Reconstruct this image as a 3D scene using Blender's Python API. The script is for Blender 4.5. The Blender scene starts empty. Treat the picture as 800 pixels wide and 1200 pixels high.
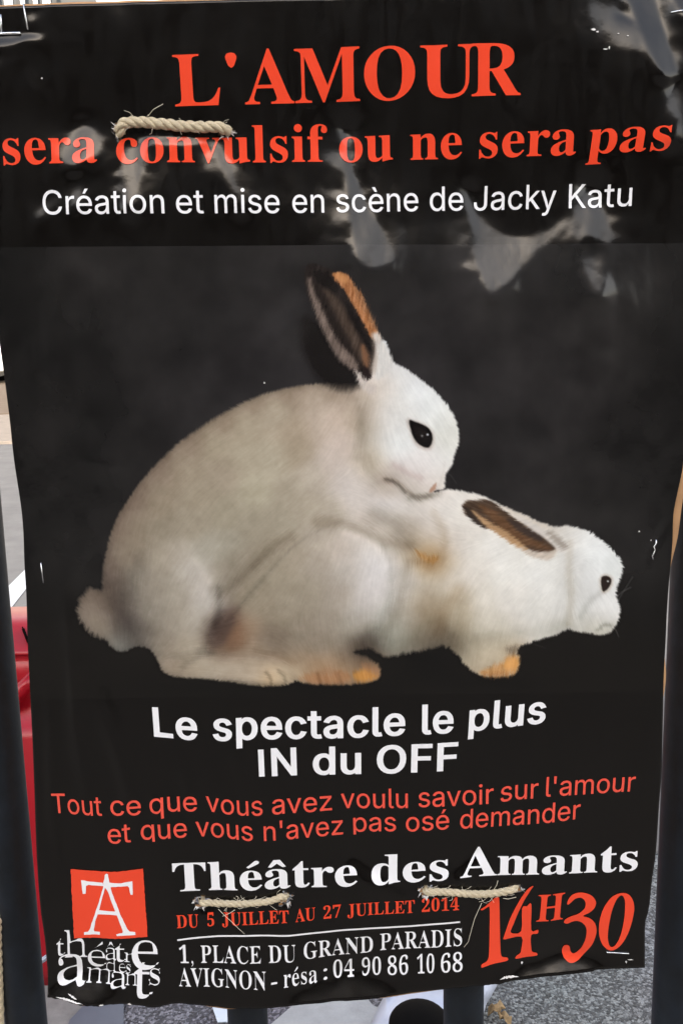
import bpy, bmesh, math, random
import mathutils
import numpy as np
from mathutils import Vector, Matrix

scene = bpy.context.scene
COL = scene.collection
random.seed(7)
RNG = np.random.default_rng(11)
R = math.radians

# ------------------------------------------------------------------ camera
# The photograph: phone held 0.58 m in front of a poster tied to a railing,
# pitched down about eleven degrees and rolled a little.
ZC, DP = 1.35, 0.58                 # camera height, distance to the poster plane
PITCH, ROLL, FOV = R(10.9), R(1.3), R(55.0)
FPX = 600.0 / math.tan(FOV / 2)     # focal length in photo pixels (800 x 1200)
C_F = Vector((0, math.cos(PITCH), -math.sin(PITCH)))
U0 = Vector((0, math.sin(PITCH), math.cos(PITCH)))
R0 = Vector((1, 0, 0))
C_U = U0 * math.cos(ROLL) + R0 * math.sin(ROLL)
C_R = R0 * math.cos(ROLL) - U0 * math.sin(ROLL)
CAM = Vector((0, 0, ZC))
cam_d = bpy.data.cameras.new('camera')
cam_d.sensor_fit = 'VERTICAL'
cam_d.angle_y = FOV
cam_d.clip_start, cam_d.clip_end = 0.02, 900
cam = bpy.data.objects.new('camera', cam_d)
M = Matrix((C_R, C_U, -C_F)).transposed().to_4x4()
M.translation = CAM
cam.matrix_world = M
COL.objects.link(cam)
scene.camera = cam

# ------------------------------------------------------------------ light
SUN_EL, SUN_AZ = R(30), R(186)      # sun behind the added house behind the camera: the poster hangs in its shade
world = bpy.data.worlds.new('World')
scene.world = world
world.use_nodes = True
wn = world.node_tree
wn.nodes.clear()
w_out = wn.nodes.new('ShaderNodeOutputWorld')
w_bg = wn.nodes.new('ShaderNodeBackground')
w_bg.inputs['Strength'].default_value = 0.11
sky = wn.nodes.new('ShaderNodeTexSky')
sky.sky_type = 'NISHITA'
sky.sun_disc = False
sky.sun_elevation = SUN_EL
sky.sun_rotation = SUN_AZ
sky.dust_density = 2.5
w_tc = wn.nodes.new('ShaderNodeTexCoord')
w_no = wn.nodes.new('ShaderNodeTexNoise')
w_no.inputs['Scale'].default_value = 1.7
w_no.inputs['Detail'].default_value = 5
w_no.inputs['Roughness'].default_value = 0.5
w_rp = wn.nodes.new('ShaderNodeValToRGB')
w_rp.color_ramp.elements[0].position = 0.25
w_rp.color_ramp.elements[0].color = (0.3, 0.3, 0.3, 1)
w_rp.color_ramp.elements[1].color = (0.62, 0.62, 0.62, 1)
w_rp.color_ramp.elements[1].position = 0.8
w_mx = wn.nodes.new('ShaderNodeMix')
w_mx.data_type = 'RGBA'
w_mx.inputs[7].default_value = (11.5, 10.8, 9.7, 1)     # bright white cloud
wn.links.new(w_tc.outputs['Generated'], w_no.inputs['Vector'])
wn.links.new(w_no.outputs['Fac'], w_rp.inputs['Fac'])
# veiled near the horizon, clear blue overhead
w_sx = wn.nodes.new('ShaderNodeSeparateXYZ')
w_mr = wn.nodes.new('ShaderNodeMapRange')
w_mr.inputs['From Min'].default_value = 0.45
w_mr.inputs['From Max'].default_value = 0.95
w_mr.inputs['To Min'].default_value = 1.0
w_mr.inputs['To Max'].default_value = 0.12
w_mu = wn.nodes.new('ShaderNodeMath')
w_mu.operation = 'MULTIPLY'
wn.links.new(w_tc.outputs['Generated'], w_sx.inputs['Vector'])
wn.links.new(w_sx.outputs['Z'], w_mr.inputs['Value'])
wn.links.new(w_rp.outputs['Color'], w_mu.inputs[0])
wn.links.new(w_mr.outputs['Result'], w_mu.inputs[1])
wn.links.new(w_mu.outputs[0], w_mx.inputs[0])
wn.links.new(sky.outputs['Color'], w_mx.inputs[6])
wn.links.new(w_mx.outputs[2], w_bg.inputs['Color'])
wn.links.new(w_bg.outputs['Background'], w_out.inputs['Surface'])

sun_d = bpy.data.lights.new('sun', 'SUN')
sun_d.energy = 2.0
sun_d.angle = R(0.5)
sun_d.color = (1.0, 0.95, 0.88)
sun = bpy.data.objects.new('sun', sun_d)
# direction towards the sun: behind the camera, over the roof of the added dark house
sd = Vector((math.sin(SUN_AZ) * math.cos(SUN_EL), math.cos(SUN_AZ) * math.cos(SUN_EL), math.sin(SUN_EL)))
sun.rotation_euler = sd.to_track_quat('Z', 'Y').to_euler()
sun.location = (-1, -9, 12)
COL.objects.link(sun)

scene.view_settings.view_transform = 'Standard'
scene.view_settings.look = 'None'
scene.view_settings.exposure = 2.0
scene.view_settings.gamma = 1.0

# ------------------------------------------------------------------ helpers
def ray(px, py):
    return C_F + C_R * ((px - 400) / FPX) + C_U * ((600 - py) / FPX)

def at_y(px, py, y):
    d = ray(px, py)
    return CAM + d * (y / d.y)

def at_ground(px, py, z=0.0):
    d = ray(px, py)
    return CAM + d * ((z - ZC) / d.z)

def plane_np(px, py):
    """photo pixels (arrays) -> points of the flat poster plane"""
    a = (np.asarray(px, float) - 400) / FPX
    b = (600 - np.asarray(py, float)) / FPX
    d = [C_F[i] + C_R[i] * a + C_U[i] * b for i in range(3)]
    s = DP / d[1]
    return np.stack([d[0] * s, np.full_like(s, DP), ZC + d[2] * s], -1)

def srgb(r, g=None, b=None):
    if g is None:
        r, g, b = r
    f = lambda c: ((c / 255.0) / 12.92) if c <= 10 else (((c / 255.0) + 0.055) / 1.055) ** 2.4
    return (f(r), f(g), f(b), 1)

def srgb_np(c):
    c = np.clip(np.asarray(c, float) / 255.0, 0, 1)
    return np.where(c <= 0.04045, c / 12.92, ((c + 0.055) / 1.055) ** 2.4)

def tag(o, label=None, cat=None, group=None, kind=None):
    if label: o['label'] = label
    if cat: o['category'] = cat
    if group: o['group'] = group
    if kind: o['kind'] = kind
    return o

def empty(name, loc):
    o = bpy.data.objects.new(name, None)
    o.location = loc
    o.empty_display_size = 0.05
    COL.objects.link(o)
    return o

def link(name, me, mat=None, parent=None, smooth=True):
    o = bpy.data.objects.new(name, me)
    COL.objects.link(o)
    if mat: me.materials.append(mat)
    if smooth and len(me.polygons):
        me.polygons.foreach_set('use_smooth', [True] * len(me.polygons))
    if parent:
        o.parent = parent
        root = parent
        loc = Vector((0, 0, 0))
        while root is not None:
            loc += root.location
            root = root.parent
        o.location = -loc           # meshes are built in world space
    return o

def from_bm(name, bm, mat, parent=None, smooth=True):
    me = bpy.data.meshes.new(name)
    bm.normal_update()
    bm.to_mesh(me)
    bm.free()
    return link(name, me, mat, parent, smooth)

def np_mesh(name, verts, faces):
    me = bpy.data.meshes.new(name)
    nv, nf = len(verts), len(faces)
    k = faces.shape[1]
    me.vertices.add(nv)
    me.vertices.foreach_set('co', np.ascontiguousarray(verts, np.float32).ravel())
    me.loops.add(nf * k)
    me.loops.foreach_set('vertex_index', np.ascontiguousarray(faces, np.int32).ravel())
    me.polygons.add(nf)
    me.polygons.foreach_set('loop_start', np.arange(0, nf * k, k, dtype=np.int32))
    me.update(calc_edges=True)
    return me

def add_box(bm, x0, x1, y0, y1, z0, z1):
    v = [bm.verts.new(p) for p in ((x0, y0, z0), (x1, y0, z0), (x1, y1, z0), (x0, y1, z0),
                                   (x0, y0, z1), (x1, y0, z1), (x1, y1, z1), (x0, y1, z1))]
    for f in ((0, 3, 2, 1), (4, 5, 6, 7), (0, 1, 5, 4), (1, 2, 6, 5), (2, 3, 7, 6), (3, 0, 4, 7)):
        bm.faces.new([v[i] for i in f])

def box_obj(name, x0, x1, y0, y1, z0, z1, mat, parent=None, bevel=0.0):
    bm = bmesh.new()
    add_box(bm, x0, x1, y0, y1, z0, z1)
    if bevel:
        bmesh.ops.bevel(bm, geom=bm.edges[:], offset=bevel, segments=2, affect='EDGES', profile=0.6)
    return from_bm(name, bm, mat, parent, smooth=False)

def catmull(pts, n, closed=False):
    P = np.asarray(pts, float)
    m = len(P)
    out = []
    for i in range(m if closed else m - 1):
        if closed:
            p0, p1, p2, p3 = P[(i - 1) % m], P[i], P[(i + 1) % m], P[(i + 2) % m]
        else:
            p1, p2 = P[i], P[i + 1]
            p0 = P[i - 1] if i else 2 * p1 - p2
            p3 = P[i + 2] if i + 2 < m else 2 * p2 - p1
        for k in range(n):
            t = k / n
            out.append(0.5 * (2 * p1 + (p2 - p0) * t + (2 * p0 - 5 * p1 + 4 * p2 - p3) * t * t
                              + (3 * p1 - p0 - 3 * p2 + p3) * t ** 3))
    if not closed:
        out.append(P[-1])
    return np.array(out)

def add_tube(bm, pts, rad, seg=10, cap=True):
    """tube along a 3-D polyline; rad a number or one per point"""
    P = [Vector(p) for p in pts]
    n = len(P)
    rads = rad if hasattr(rad, '__len__') else [rad] * n
    T = [((P[min(i + 1, n - 1)] - P[max(i - 1, 0)]).normalized()) for i in range(n)]
    up = Vector((0, 0, 1)) if abs(T[0].z) < 0.9 else Vector((1, 0, 0))
    N = (up - T[0] * up.dot(T[0])).normalized()
    rings = []
    for i in range(n):
        N = (N - T[i] * N.dot(T[i]))
        N = N.normalized() if N.length > 1e-9 else T[i].orthogonal().normalized()
        B = T[i].cross(N)
        rings.append([bm.verts.new(P[i] + (N * math.cos(a) + B * math.sin(a)) * rads[i])
                      for a in (2 * math.pi * k / seg for k in range(seg))])
    for i in range(n - 1):
        for k in range(seg):
            bm.faces.new((rings[i][k], rings[i][(k + 1) % seg], rings[i + 1][(k + 1) % seg], rings[i + 1][k]))
    if cap:
        bm.faces.new(rings[0][::-1])
        bm.faces.new(rings[-1])

def interp(pts):
    xs = [p[0] for p in pts]
    ys = [p[1] for p in pts]
    c = catmull(pts, 8)
    return lambda v: np.interp(v, c[:, 0], c[:, 1])

# ------------------------------------------------------------------ materials
def mat_new(name):
    m = bpy.data.materials.new(name)
    m.use_nodes = True
    nt = m.node_tree
    return m, nt, nt.nodes['Principled BSDF']

def N_(nt, t, **kw):
    n = nt.nodes.new(t)
    for k, v in kw.items():
        n.inputs[k.replace('_', ' ')].default_value = v
    return n

def noise_bump(nt, b, scale, strength, dist=0.001, detail=4, vec=None):
    tc = nt.nodes.new('ShaderNodeTexCoord')
    no = N_(nt, 'ShaderNodeTexNoise', Scale=scale, Detail=detail)
    bp = N_(nt, 'ShaderNodeBump', Strength=strength, Distance=dist)
    if vec is None:
        nt.links.new(tc.outputs['Object'], no.inputs['Vector'])
    else:
        mp = N_(nt, 'ShaderNodeMapping', Scale=vec)
        nt.links.new(tc.outputs['Object'], mp.inputs['Vector'])
        nt.links.new(mp.outputs['Vector'], no.inputs['Vector'])
    nt.links.new(no.outputs['Fac'], bp.inputs['Height'])
    nt.links.new(bp.outputs['Normal'], b.inputs['Normal'])
    return no, bp

def plain(name, col, rough=0.6, bump=None, metallic=0.0, ior=1.5, vary=0.0, vscale=30):
    m, nt, b = mat_new(name)
    b.inputs['Base Color'].default_value = col
    b.inputs['Roughness'].default_value = rough
    b.inputs['Metallic'].default_value = metallic
    b.inputs['IOR'].default_value = ior
    if bump:
        noise_bump(nt, b, *bump)
    if vary:
        tc = nt.nodes.new('ShaderNodeTexCoord')
        no = N_(nt, 'ShaderNodeTexNoise', Scale=vscale, Detail=6, Roughness=0.65)
        rp = nt.nodes.new('ShaderNodeValToRGB')
        rp.color_ramp.elements[0].position = 0.3
        rp.color_ramp.elements[1].position = 0.72
        rp.color_ramp.elements[0].color = tuple(c * (1 - vary) for c in col[:3]) + (1,)
        rp.color_ramp.elements[1].color = tuple(min(1, c * (1 + vary)) for c in col[:3]) + (1,)
        nt.links.new(tc.outputs['Object'], no.inputs['Vector'])
        nt.links.new(no.outputs['Fac'], rp.inputs['Fac'])
        nt.links.new(rp.outputs['Color'], b.inputs['Base Color'])
    return m

def print_mat(name, col=None, attr=False, vary=0.0):
    """ink under a glossy laminate: same gloss and crinkle for all of the poster"""
    m, nt, b = mat_new(name)
    b.inputs['IOR'].default_value = 1.43
    if col: b.inputs['Base Color'].default_value = col
    if attr:
        a = nt.nodes.new('ShaderNodeAttribute')
        a.attribute_name = 'ink'
        nt.links.new(a.outputs['Color'], b.inputs['Base Color'])
    tc = nt.nodes.new('ShaderNodeTexCoord')
    # laminate: dull in some places, shiny in others
    rn = N_(nt, 'ShaderNodeTexNoise', Scale=17.0, Detail=5, Roughness=0.6)
    mr = N_(nt, 'ShaderNodeMapRange')
    mr.inputs['From Min'].default_value = 0.3
    mr.inputs['From Max'].default_value = 0.7
    mr.inputs['To Min'].default_value = 0.13
    mr.inputs['To Max'].default_value = 0.25
    nt.links.new(tc.outputs['Object'], rn.inputs['Vector'])
    nt.links.new(rn.outputs['Fac'], mr.inputs['Value'])
    nt.links.new(mr.outputs['Result'], b.inputs['Roughness'])
    n1 = N_(nt, 'ShaderNodeTexNoise', Scale=60.0, Detail=5, Roughness=0.55)
    b1 = N_(nt, 'ShaderNodeBump', Strength=0.17, Distance=0.0012)
    n2 = N_(nt, 'ShaderNodeTexNoise', Scale=1500.0, Detail=2)
    b2 = N_(nt, 'ShaderNodeBump', Strength=0.25, Distance=0.00006)
    for n in (n1, n2):
        nt.links.new(tc.outputs['Object'], n.inputs['Vector'])
    nt.links.new(n1.outputs['Fac'], b1.inputs['Height'])
    nt.links.new(n2.outputs['Fac'], b2.inputs['Height'])
    nt.links.new(b1.outputs['Normal'], b2.inputs['Normal'])
    nt.links.new(b2.outputs['Normal'], b.inputs['Normal'])
    return m

INK_BLACK = print_mat('black_laminate', (0.0030, 0.0022, 0.0018, 1))
INK_WHITE = print_mat('white_ink', (0.80, 0.80, 0.82, 1))
INK_RED = print_mat('red_ink', (0.77, 0.062, 0.024, 1))
INK_CORAL = print_mat('coral_ink', (0.76, 0.085, 0.055, 1))
INK_PICTURE = print_mat('picture_ink', attr=True)
BOARD = plain('brown_board', (0.42, 0.235, 0.11, 1), 0.85, (300, 0.3, 0.0006), vary=0.2, vscale=40)
PAINT = plain('railing_paint', (0.006, 0.009, 0.014, 1), 0.5, (90, 0.35, 0.0015), ior=1.38, vary=0.45, vscale=60)
STEEL = plain('staple_steel', (0.75, 0.76, 0.78, 1), 0.25, metallic=1.0)
TORN = plain('torn_paper', (0.72, 0.70, 0.68, 1), 0.5, (200, 0.5, 0.001), vary=0.25, vscale=300)

def rope_mat():
    m, nt, b = mat_new('hemp_rope')
    b.inputs['Roughness'].default_value = 0.85
    tc = nt.nodes.new('ShaderNodeTexCoord')
    a = nt.nodes.new('ShaderNodeAttribute')
    a.attribute_name = 'strand'
    mp = N_(nt, 'ShaderNodeMapping', Scale=(14, 260, 1))
    no = N_(nt, 'ShaderNodeTexNoise', Scale=1.0, Detail=5, Roughness=0.6)
    rp = nt.nodes.new('ShaderNodeValToRGB')
    e = rp.color_ramp.elements
    e[0].position, e[0].color = 0.26, (0.36, 0.27, 0.145, 1)
    e[1].position, e[1].color = 0.66, (0.84, 0.74, 0.54, 1)
    nt.links.new(a.outputs['Vector'], mp.inputs['Vector'])
    nt.links.new(mp.outputs['Vector'], no.inputs['Vector'])
    nt.links.new(no.outputs['Fac'], rp.inputs['Fac'])
    nt.links.new(rp.outputs['Color'], b.inputs['Base Color'])
    bp = N_(nt, 'ShaderNodeBump', Strength=0.8, Distance=0.0006)
    nt.links.new(no.outputs['Fac'], bp.inputs['Height'])
    nt.links.new(bp.outputs['Normal'], b.inputs['Normal'])
    return m
ROPE = rope_mat()
FIBRE = plain('hemp_fibre', (0.82, 0.75, 0.6, 1), 0.8)

def asphalt_mat():
    m, nt, b = mat_new('asphalt')
    b.inputs['Roughness'].default_value = 0.85
    tc = nt.nodes.new('ShaderNodeTexCoord')
    vo = N_(nt, 'ShaderNodeTexVoronoi', Scale=185.0)
    no = N_(nt, 'ShaderNodeTexNoise', Scale=1.3, Detail=6)
    n3 = N_(nt, 'ShaderNodeTexNoise', Scale=220.0, Detail=4, Roughness=0.7)
    rp = nt.nodes.new('ShaderNodeValToRGB')
    e = rp.color_ramp.elements
    e[0].position, e[0].color = 0.22, (0.022, 0.022, 0.025, 1)
    e[1].position, e[1].color = 0.86, (0.30, 0.30, 0.32, 1)
    k = e.new(0.55)
    k.color = (0.085, 0.085, 0.095, 1)
    sp = nt.nodes.new('ShaderNodeSeparateColor')
    ad = nt.nodes.new('ShaderNodeMath')
    ad.operation = 'MULTIPLY_ADD'
    ad.inputs[1].default_value = 0.55
    mu = nt.nodes.new('ShaderNodeMath')
    mu.operation = 'MULTIPLY'
    mu.inputs[1].default_value = 0.62
    mx = nt.nodes.new('ShaderNodeMix')
    mx.data_type = 'RGBA'
    mx.blend_type = 'MULTIPLY'
    mx.inputs[0].default_value = 0.35
    for n in (vo, no, n3):
        nt.links.new(tc.outputs['Object'], n.inputs['Vector'])
    nt.links.new(vo.outputs['Color'], sp.inputs['Color'])
    nt.links.new(n3.outputs['Fac'], mu.inputs[0])
    nt.links.new(sp.outputs[0], ad.inputs[0])
    nt.links.new(mu.outputs[0], ad.inputs[2])
    nt.links.new(ad.outputs[0], rp.inputs['Fac'])
    nt.links.new(rp.outputs['Color'], mx.inputs[6])
    nt.links.new(no.outputs['Color'], mx.inputs[7])
    nt.links.new(mx.outputs[2], b.inputs['Base Color'])
    bp = N_(nt, 'ShaderNodeBump', Strength=0.9, Distance=0.006)
    nt.links.new(vo.outputs['Distance'], bp.inputs['Height'])
    bp.invert = True
    nt.links.new(bp.outputs['Normal'], b.inputs['Normal'])
    return m
ASPHALT = asphalt_mat()
TAN_PAVE = plain('tan_paving', (0.10, 0.068, 0.043, 1), 0.9, (40, 0.3, 0.003), vary=0.25, vscale=6)
KERB = plain('pale_kerb', (0.19, 0.155, 0.125, 1), 0.85, (60, 0.3, 0.003), vary=0.2, vscale=9)
ROAD_PAINT = plain('road_paint', (0.36, 0.37, 0.40, 1), 0.6, (120, 0.4, 0.003), vary=0.16, vscale=18)
GREY_SLAB = plain('grey_slab', (0.19, 0.185, 0.175, 1), 0.8, (80, 0.4, 0.003), vary=0.22, vscale=30)
BLUE_SLAB = plain('blue_grey_slab', (0.10, 0.115, 0.14, 1), 0.55, (60, 0.2, 0.002), vary=0.08, vscale=12)
RED_PLASTIC = plain('red_plastic', (0.29, 0.003, 0.010, 1), 0.32, (25, 0.12, 0.004), vary=0.12, vscale=8)
WHITE_PLASTIC = plain('white_plastic', (0.42, 0.45, 0.54, 1), 0.5, (30, 0.25, 0.004))
BLACK_RUBBER = plain('black_rubber', (0.003, 0.0027, 0.0027, 1), 0.8, (80, 0.3, 0.002), ior=1.12)
CAR_WHITE = plain('car_white', (0.80, 0.80, 0.79, 1), 0.25)
GLASS_DARK = plain('dark_glass', (0.02, 0.025, 0.03, 1), 0.08)
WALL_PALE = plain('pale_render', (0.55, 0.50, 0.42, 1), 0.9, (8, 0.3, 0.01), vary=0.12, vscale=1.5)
WALL_DARK = plain('near_black_render', (0.010, 0.009, 0.008, 1), 0.95, (8, 0.3, 0.01), vary=0.3, vscale=1.1)  # near black, so the added house keeps the gloss reflections dark
WHITE_METAL = plain('white_metal', (0.78, 0.78, 0.76, 1), 0.5)
ROOF_TILE = plain('roof_tile', (0.16, 0.08, 0.05, 1), 0.85, (6, 0.5, 0.02), vary=0.3, vscale=3)
LEAF = plain('dry_leaf', (0.38, 0.25, 0.12, 1), 0.8, (90, 0.5, 0.002), vary=0.35, vscale=60)

# ------------------------------------------------------------------ the setting
def sheet_poly(name, pts, z, mat, kind='structure'):
    bm = bmesh.new()
    bm.faces.new([bm.verts.new((p[0], p[1], z)) for p in pts])
    bmesh.ops.triangulate(bm, faces=bm.faces[:])
    bmesh.ops.recalc_face_normals(bm, faces=bm.faces[:])
    for f in bm.faces:
        if f.normal.z < 0: f.normal_flip()
    o = from_bm(name, bm, mat, smooth=False)
    return tag(o, kind=kind)

sheet_poly('ground', [(-300, -300), (300, -300), (300, 600), (-300, 600)], 0.0, ASPHALT)
gy0 = at_ground(5, 521).y
gy1 = at_ground(5, 489).y
# smoother, paler carriageway beyond the coarse verge, and an unseen pale pavement added behind the camera to lighten the gloss
sheet_poly('road', [(-300, 2.3), (300, 2.3), (300, gy0 - 0.002), (-300, gy0 - 0.002)], 0.003,
           plain('worn_road', (0.105, 0.10, 0.097, 1), 0.85, (160, 0.5, 0.003), vary=0.22, vscale=5))
sheet_poly('added_sidewalk', [(-60, -7.8), (60, -7.8), (60, 0.5), (-60, 0.5)], 0.004,
           plain('pale_concrete', (0.21, 0.185, 0.155, 1), 0.85, (30, 0.3, 0.003), vary=0.2, vscale=2))
o = box_obj('kerb', -40, 40, gy0, gy1, -0.02, 0.045, KERB, bevel=0.01)
tag(o, kind='structure')
o = box_obj('pavement', -40, 40, gy1 + 0.004, gy1 + 14, -0.02, 0.055, TAN_PAVE)
tag(o, kind='structure')
def gpoly(name, pix, z, mat):
    return sheet_poly(name, [at_ground(x, y, z)[:2] for x, y in pix], z, mat)
# painted line crossing the road behind the left edge of the poster
gpoly('road_line', [(-40, 737), (30, 667), (120, 580), (129, 583), (34, 686), (-12, 745)], 0.007, ROAD_PAINT)
# slabs and markings close behind the foot of the poster
gpoly('paving_slab', [(20, 1120), (150, 1120), (112, 1168), (85, 1215), (60, 1260), (-60, 1260)], 0.004, GREY_SLAB)
gpoly('blue_slab', [(100, 1176), (118, 1150), (146, 1140), (145, 1175), (145.5, 1230), (70, 1235), (82, 1195)], 0.008, BLUE_SLAB)
gpoly('road_marking', [(352, 1166), (425, 1164), (437, 1178), (450, 1184), (470, 1230), (290, 1225), (322, 1196), (344, 1177)], 0.004,
      plain('worn_marking', (0.28, 0.285, 0.29, 1), 0.7, (120, 0.4, 0.003), vary=0.14, vscale=24))

# ------------------------------------------------------------------ far things
def building(name, x0, x1, y0, y1, h, wall, label, cols, rows, win_w, win_h, face, zoff=1.0):
    """a plain street house: wall with recessed windows, door, cornice, pitched roof"""
    root = tag(empty(name, ((x0 + x1) / 2, (y0 + y1) / 2, 0)), label, 'building')
    box_obj('wall', x0, x1, y0, y1, 0, h, wall, root)
    s = -1 if face == 'front' else 1
    yf = y0 if face == 'front' else y1
    dx = (x1 - x0) / cols
    dz = (h - zoff - 0.6) / rows
    for i in range(cols):
        for j in range(rows):
            cx = x0 + dx * (i + 0.5)
            z = zoff + dz * j + 0.3
            fr = box_obj('window', cx - win_w / 2 - 0.09, cx + win_w / 2 + 0.09,
                         min(yf + s * 0.05, yf - s * 0.02), max(yf + s * 0.05, yf - s * 0.02), z - 0.09, z + win_h + 0.09, WHITE_METAL, root)
            box_obj('pane', cx - win_w / 2, cx + win_w / 2, min(yf + s * 0.06, yf), max(yf + s * 0.06, yf), z, z + win_h, GLASS_DARK, fr)
            box_obj('sill', cx - win_w / 2 - 0.15, cx + win_w / 2 + 0.15, min(yf + s * 0.16, yf - s * 0.02), max(yf + s * 0.16, yf - s * 0.02), z - 0.2, z - 0.095, wall, fr)
    box_obj('cornice', x0 - 0.15, x1 + 0.15, y0 - 0.15, y1 + 0.15, h + 0.002, h + 0.22, wall, root)
    bm = bmesh.new()
    ym = (y0 + y1) / 2
    v = [bm.verts.new(p) for p in ((x0 - .3, y0 - .3, h + .224), (x1 + .3, y0 - .3, h + .224), (x1 + .3, y1 + .3, h + .224), (x0 - .3, y1 + .3, h + .224),
                                   (x0 - .3, ym, h + 1.0), (x1 + .3, ym, h + 1.0))]
    for f in ((0, 3, 2, 1), (0, 1, 5, 4), (2, 3, 4, 5), (1, 2, 5), (0, 4, 3)):
        bm.faces.new([v[i] for i in f])
    from_bm('roof', bm, ROOF_TILE, root, smooth=False)
    return root

YB = gy1 + 14.6
far_b = building('pale_building', -26, 24, YB, YB + 8, 13.0, WALL_PALE,
                 'pale building across the street, glimpsed above the top left corner of the poster', 12, 3, 1.3, 1.9, 'front')
# balcony with white balusters seen over the top edge
p0, p1 = at_y(-30, 2, YB - 0.8), at_y(62, 2, YB - 0.8)
zt = at_y(0, -40, YB - 0.8).z
zb = at_y(0, 30, YB - 0.8).z
bal = box_obj('balcony', p0.x - 1.5, p1.x + 0.05, YB - 0.9, YB - 0.002, zb - 0.25, zb, WALL_PALE, far_b)
box_obj('dark_shutter', p0.x - 1.4, p1.x - 0.02, YB - 0.03, YB + 0.01, zb + 0.02, zt + 1.2, GLASS_DARK, bal)
for px in (-20, -6, 10.5, 27, 42, 53):
    x = at_y(px, 2, YB - 0.8).x
    w = 0.11 if px in (10.5,) else 0.055
    box_obj('baluster', x - w, x + w, YB - 0.84, YB - 0.78, zb + 0.002, zt, WHITE_METAL, bal)

building('added_dark_house', -8.5, 7.0, -16.0, -8.0, 6.4, WALL_DARK,  # unseen, added to darken the gloss and keep the sun off the poster
         'dark house added out of view behind the camera, to darken the reflections in the poster gloss', 6, 2, 1.1, 1.7, 'back')

def parked_car():
    """white hatchback, only its tail and rear tyre show past the poster's left edge"""
    yb = at_ground(3, 450, 0.055).y
    xr = at_y(5.2, 430, yb).x
    z0 = 0.055
    root = tag(empty('parked_car', (xr - 2, yb + 0.85, z0)), 'white car parked on the far pavement, a sliver showing left of the poster', 'car')
    prof = [(-4.1, .32), (-4.15, .62), (-3.9, .82), (-3.0, .93), (-2.3, 1.38), (-1.0, 1.48), (-0.25, 1.40), (0.05, .95), (0.08, .45), (0.0, .30)]
    bm = bmesh.new()
    a = [bm.verts.new((xr + x, yb, z0 + z)) for x, z in prof]
    b = [bm.verts.new((xr + x, yb + 1.7, z0 + z)) for x, z in prof]
    bm.faces.new(a)
    bm.faces.new(b[::-1])
    for i in range(len(prof)):
        j = (i + 1) % len(prof)
        bm.faces.new((a[j], a[i], b[i], b[j]))
    bmesh.ops.recalc_face_normals(bm, faces=bm.faces[:])
    bmesh.ops.bevel(bm, geom=bm.edges[:], offset=0.06, segments=2, affect='EDGES', profile=0.6)
    body = from_bm('body', bm, CAR_WHITE, root)
    for x0, x1 in ((-2.75, -1.75), (-1.65, -0.45)):
        bm = bmesh.new()
        q = [(x0 + 0.25 if x0 < -2 else x0, 1.32), (x1, 1.36), (x1 + (0.12 if x1 > -1 else 0), 1.0), (x0, 0.98)]
        f = bm.faces.new([bm.verts.new((xr + x, yb - 0.004, z0 + z)) for x, z in q])
        r = bmesh.ops.extrude_face_region(bm, geom=[f])
        bmesh.ops.translate(bm, vec=(0, 0.012, 0), verts=[v for v in r['geom'] if isinstance(v, bmesh.types.BMVert)])
        bmesh.ops.recalc_face_normals(bm, faces=bm.faces[:])
        from_bm('window', bm, GLASS_DARK, root, smooth=False)
    for wx in (-3.35, -0.62):
        for wy in (yb + 0.10, yb + 1.6):
            bm = bmesh.new()
            add_tube(bm, [(xr + wx, wy - 0.1, z0 + .31), (xr + wx, wy + 0.1, z0 + .31)], 0.31, 24)
            wh = from_bm('wheel', bm, BLACK_RUBBER, root)
            bm = bmesh.new()
            add_tube(bm, [(xr + wx, wy - 0.108, z0 + .31), (xr + wx, wy + 0.108, z0 + .31)], 0.19, 20)
            from_bm('rim', bm, WHITE_METAL, wh)
    bm = bmesh.new()
    add_box(bm, xr - 0.02, xr + 0.095, yb + 0.12, yb + 0.36, z0 + .72, z0 + .9)
    bmesh.ops.bevel(bm, geom=bm.edges[:], offset=0.02, segments=2, affect='EDGES')
    from_bm('tail_light', bm, RED_PLASTIC, root)
parked_car()

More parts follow.
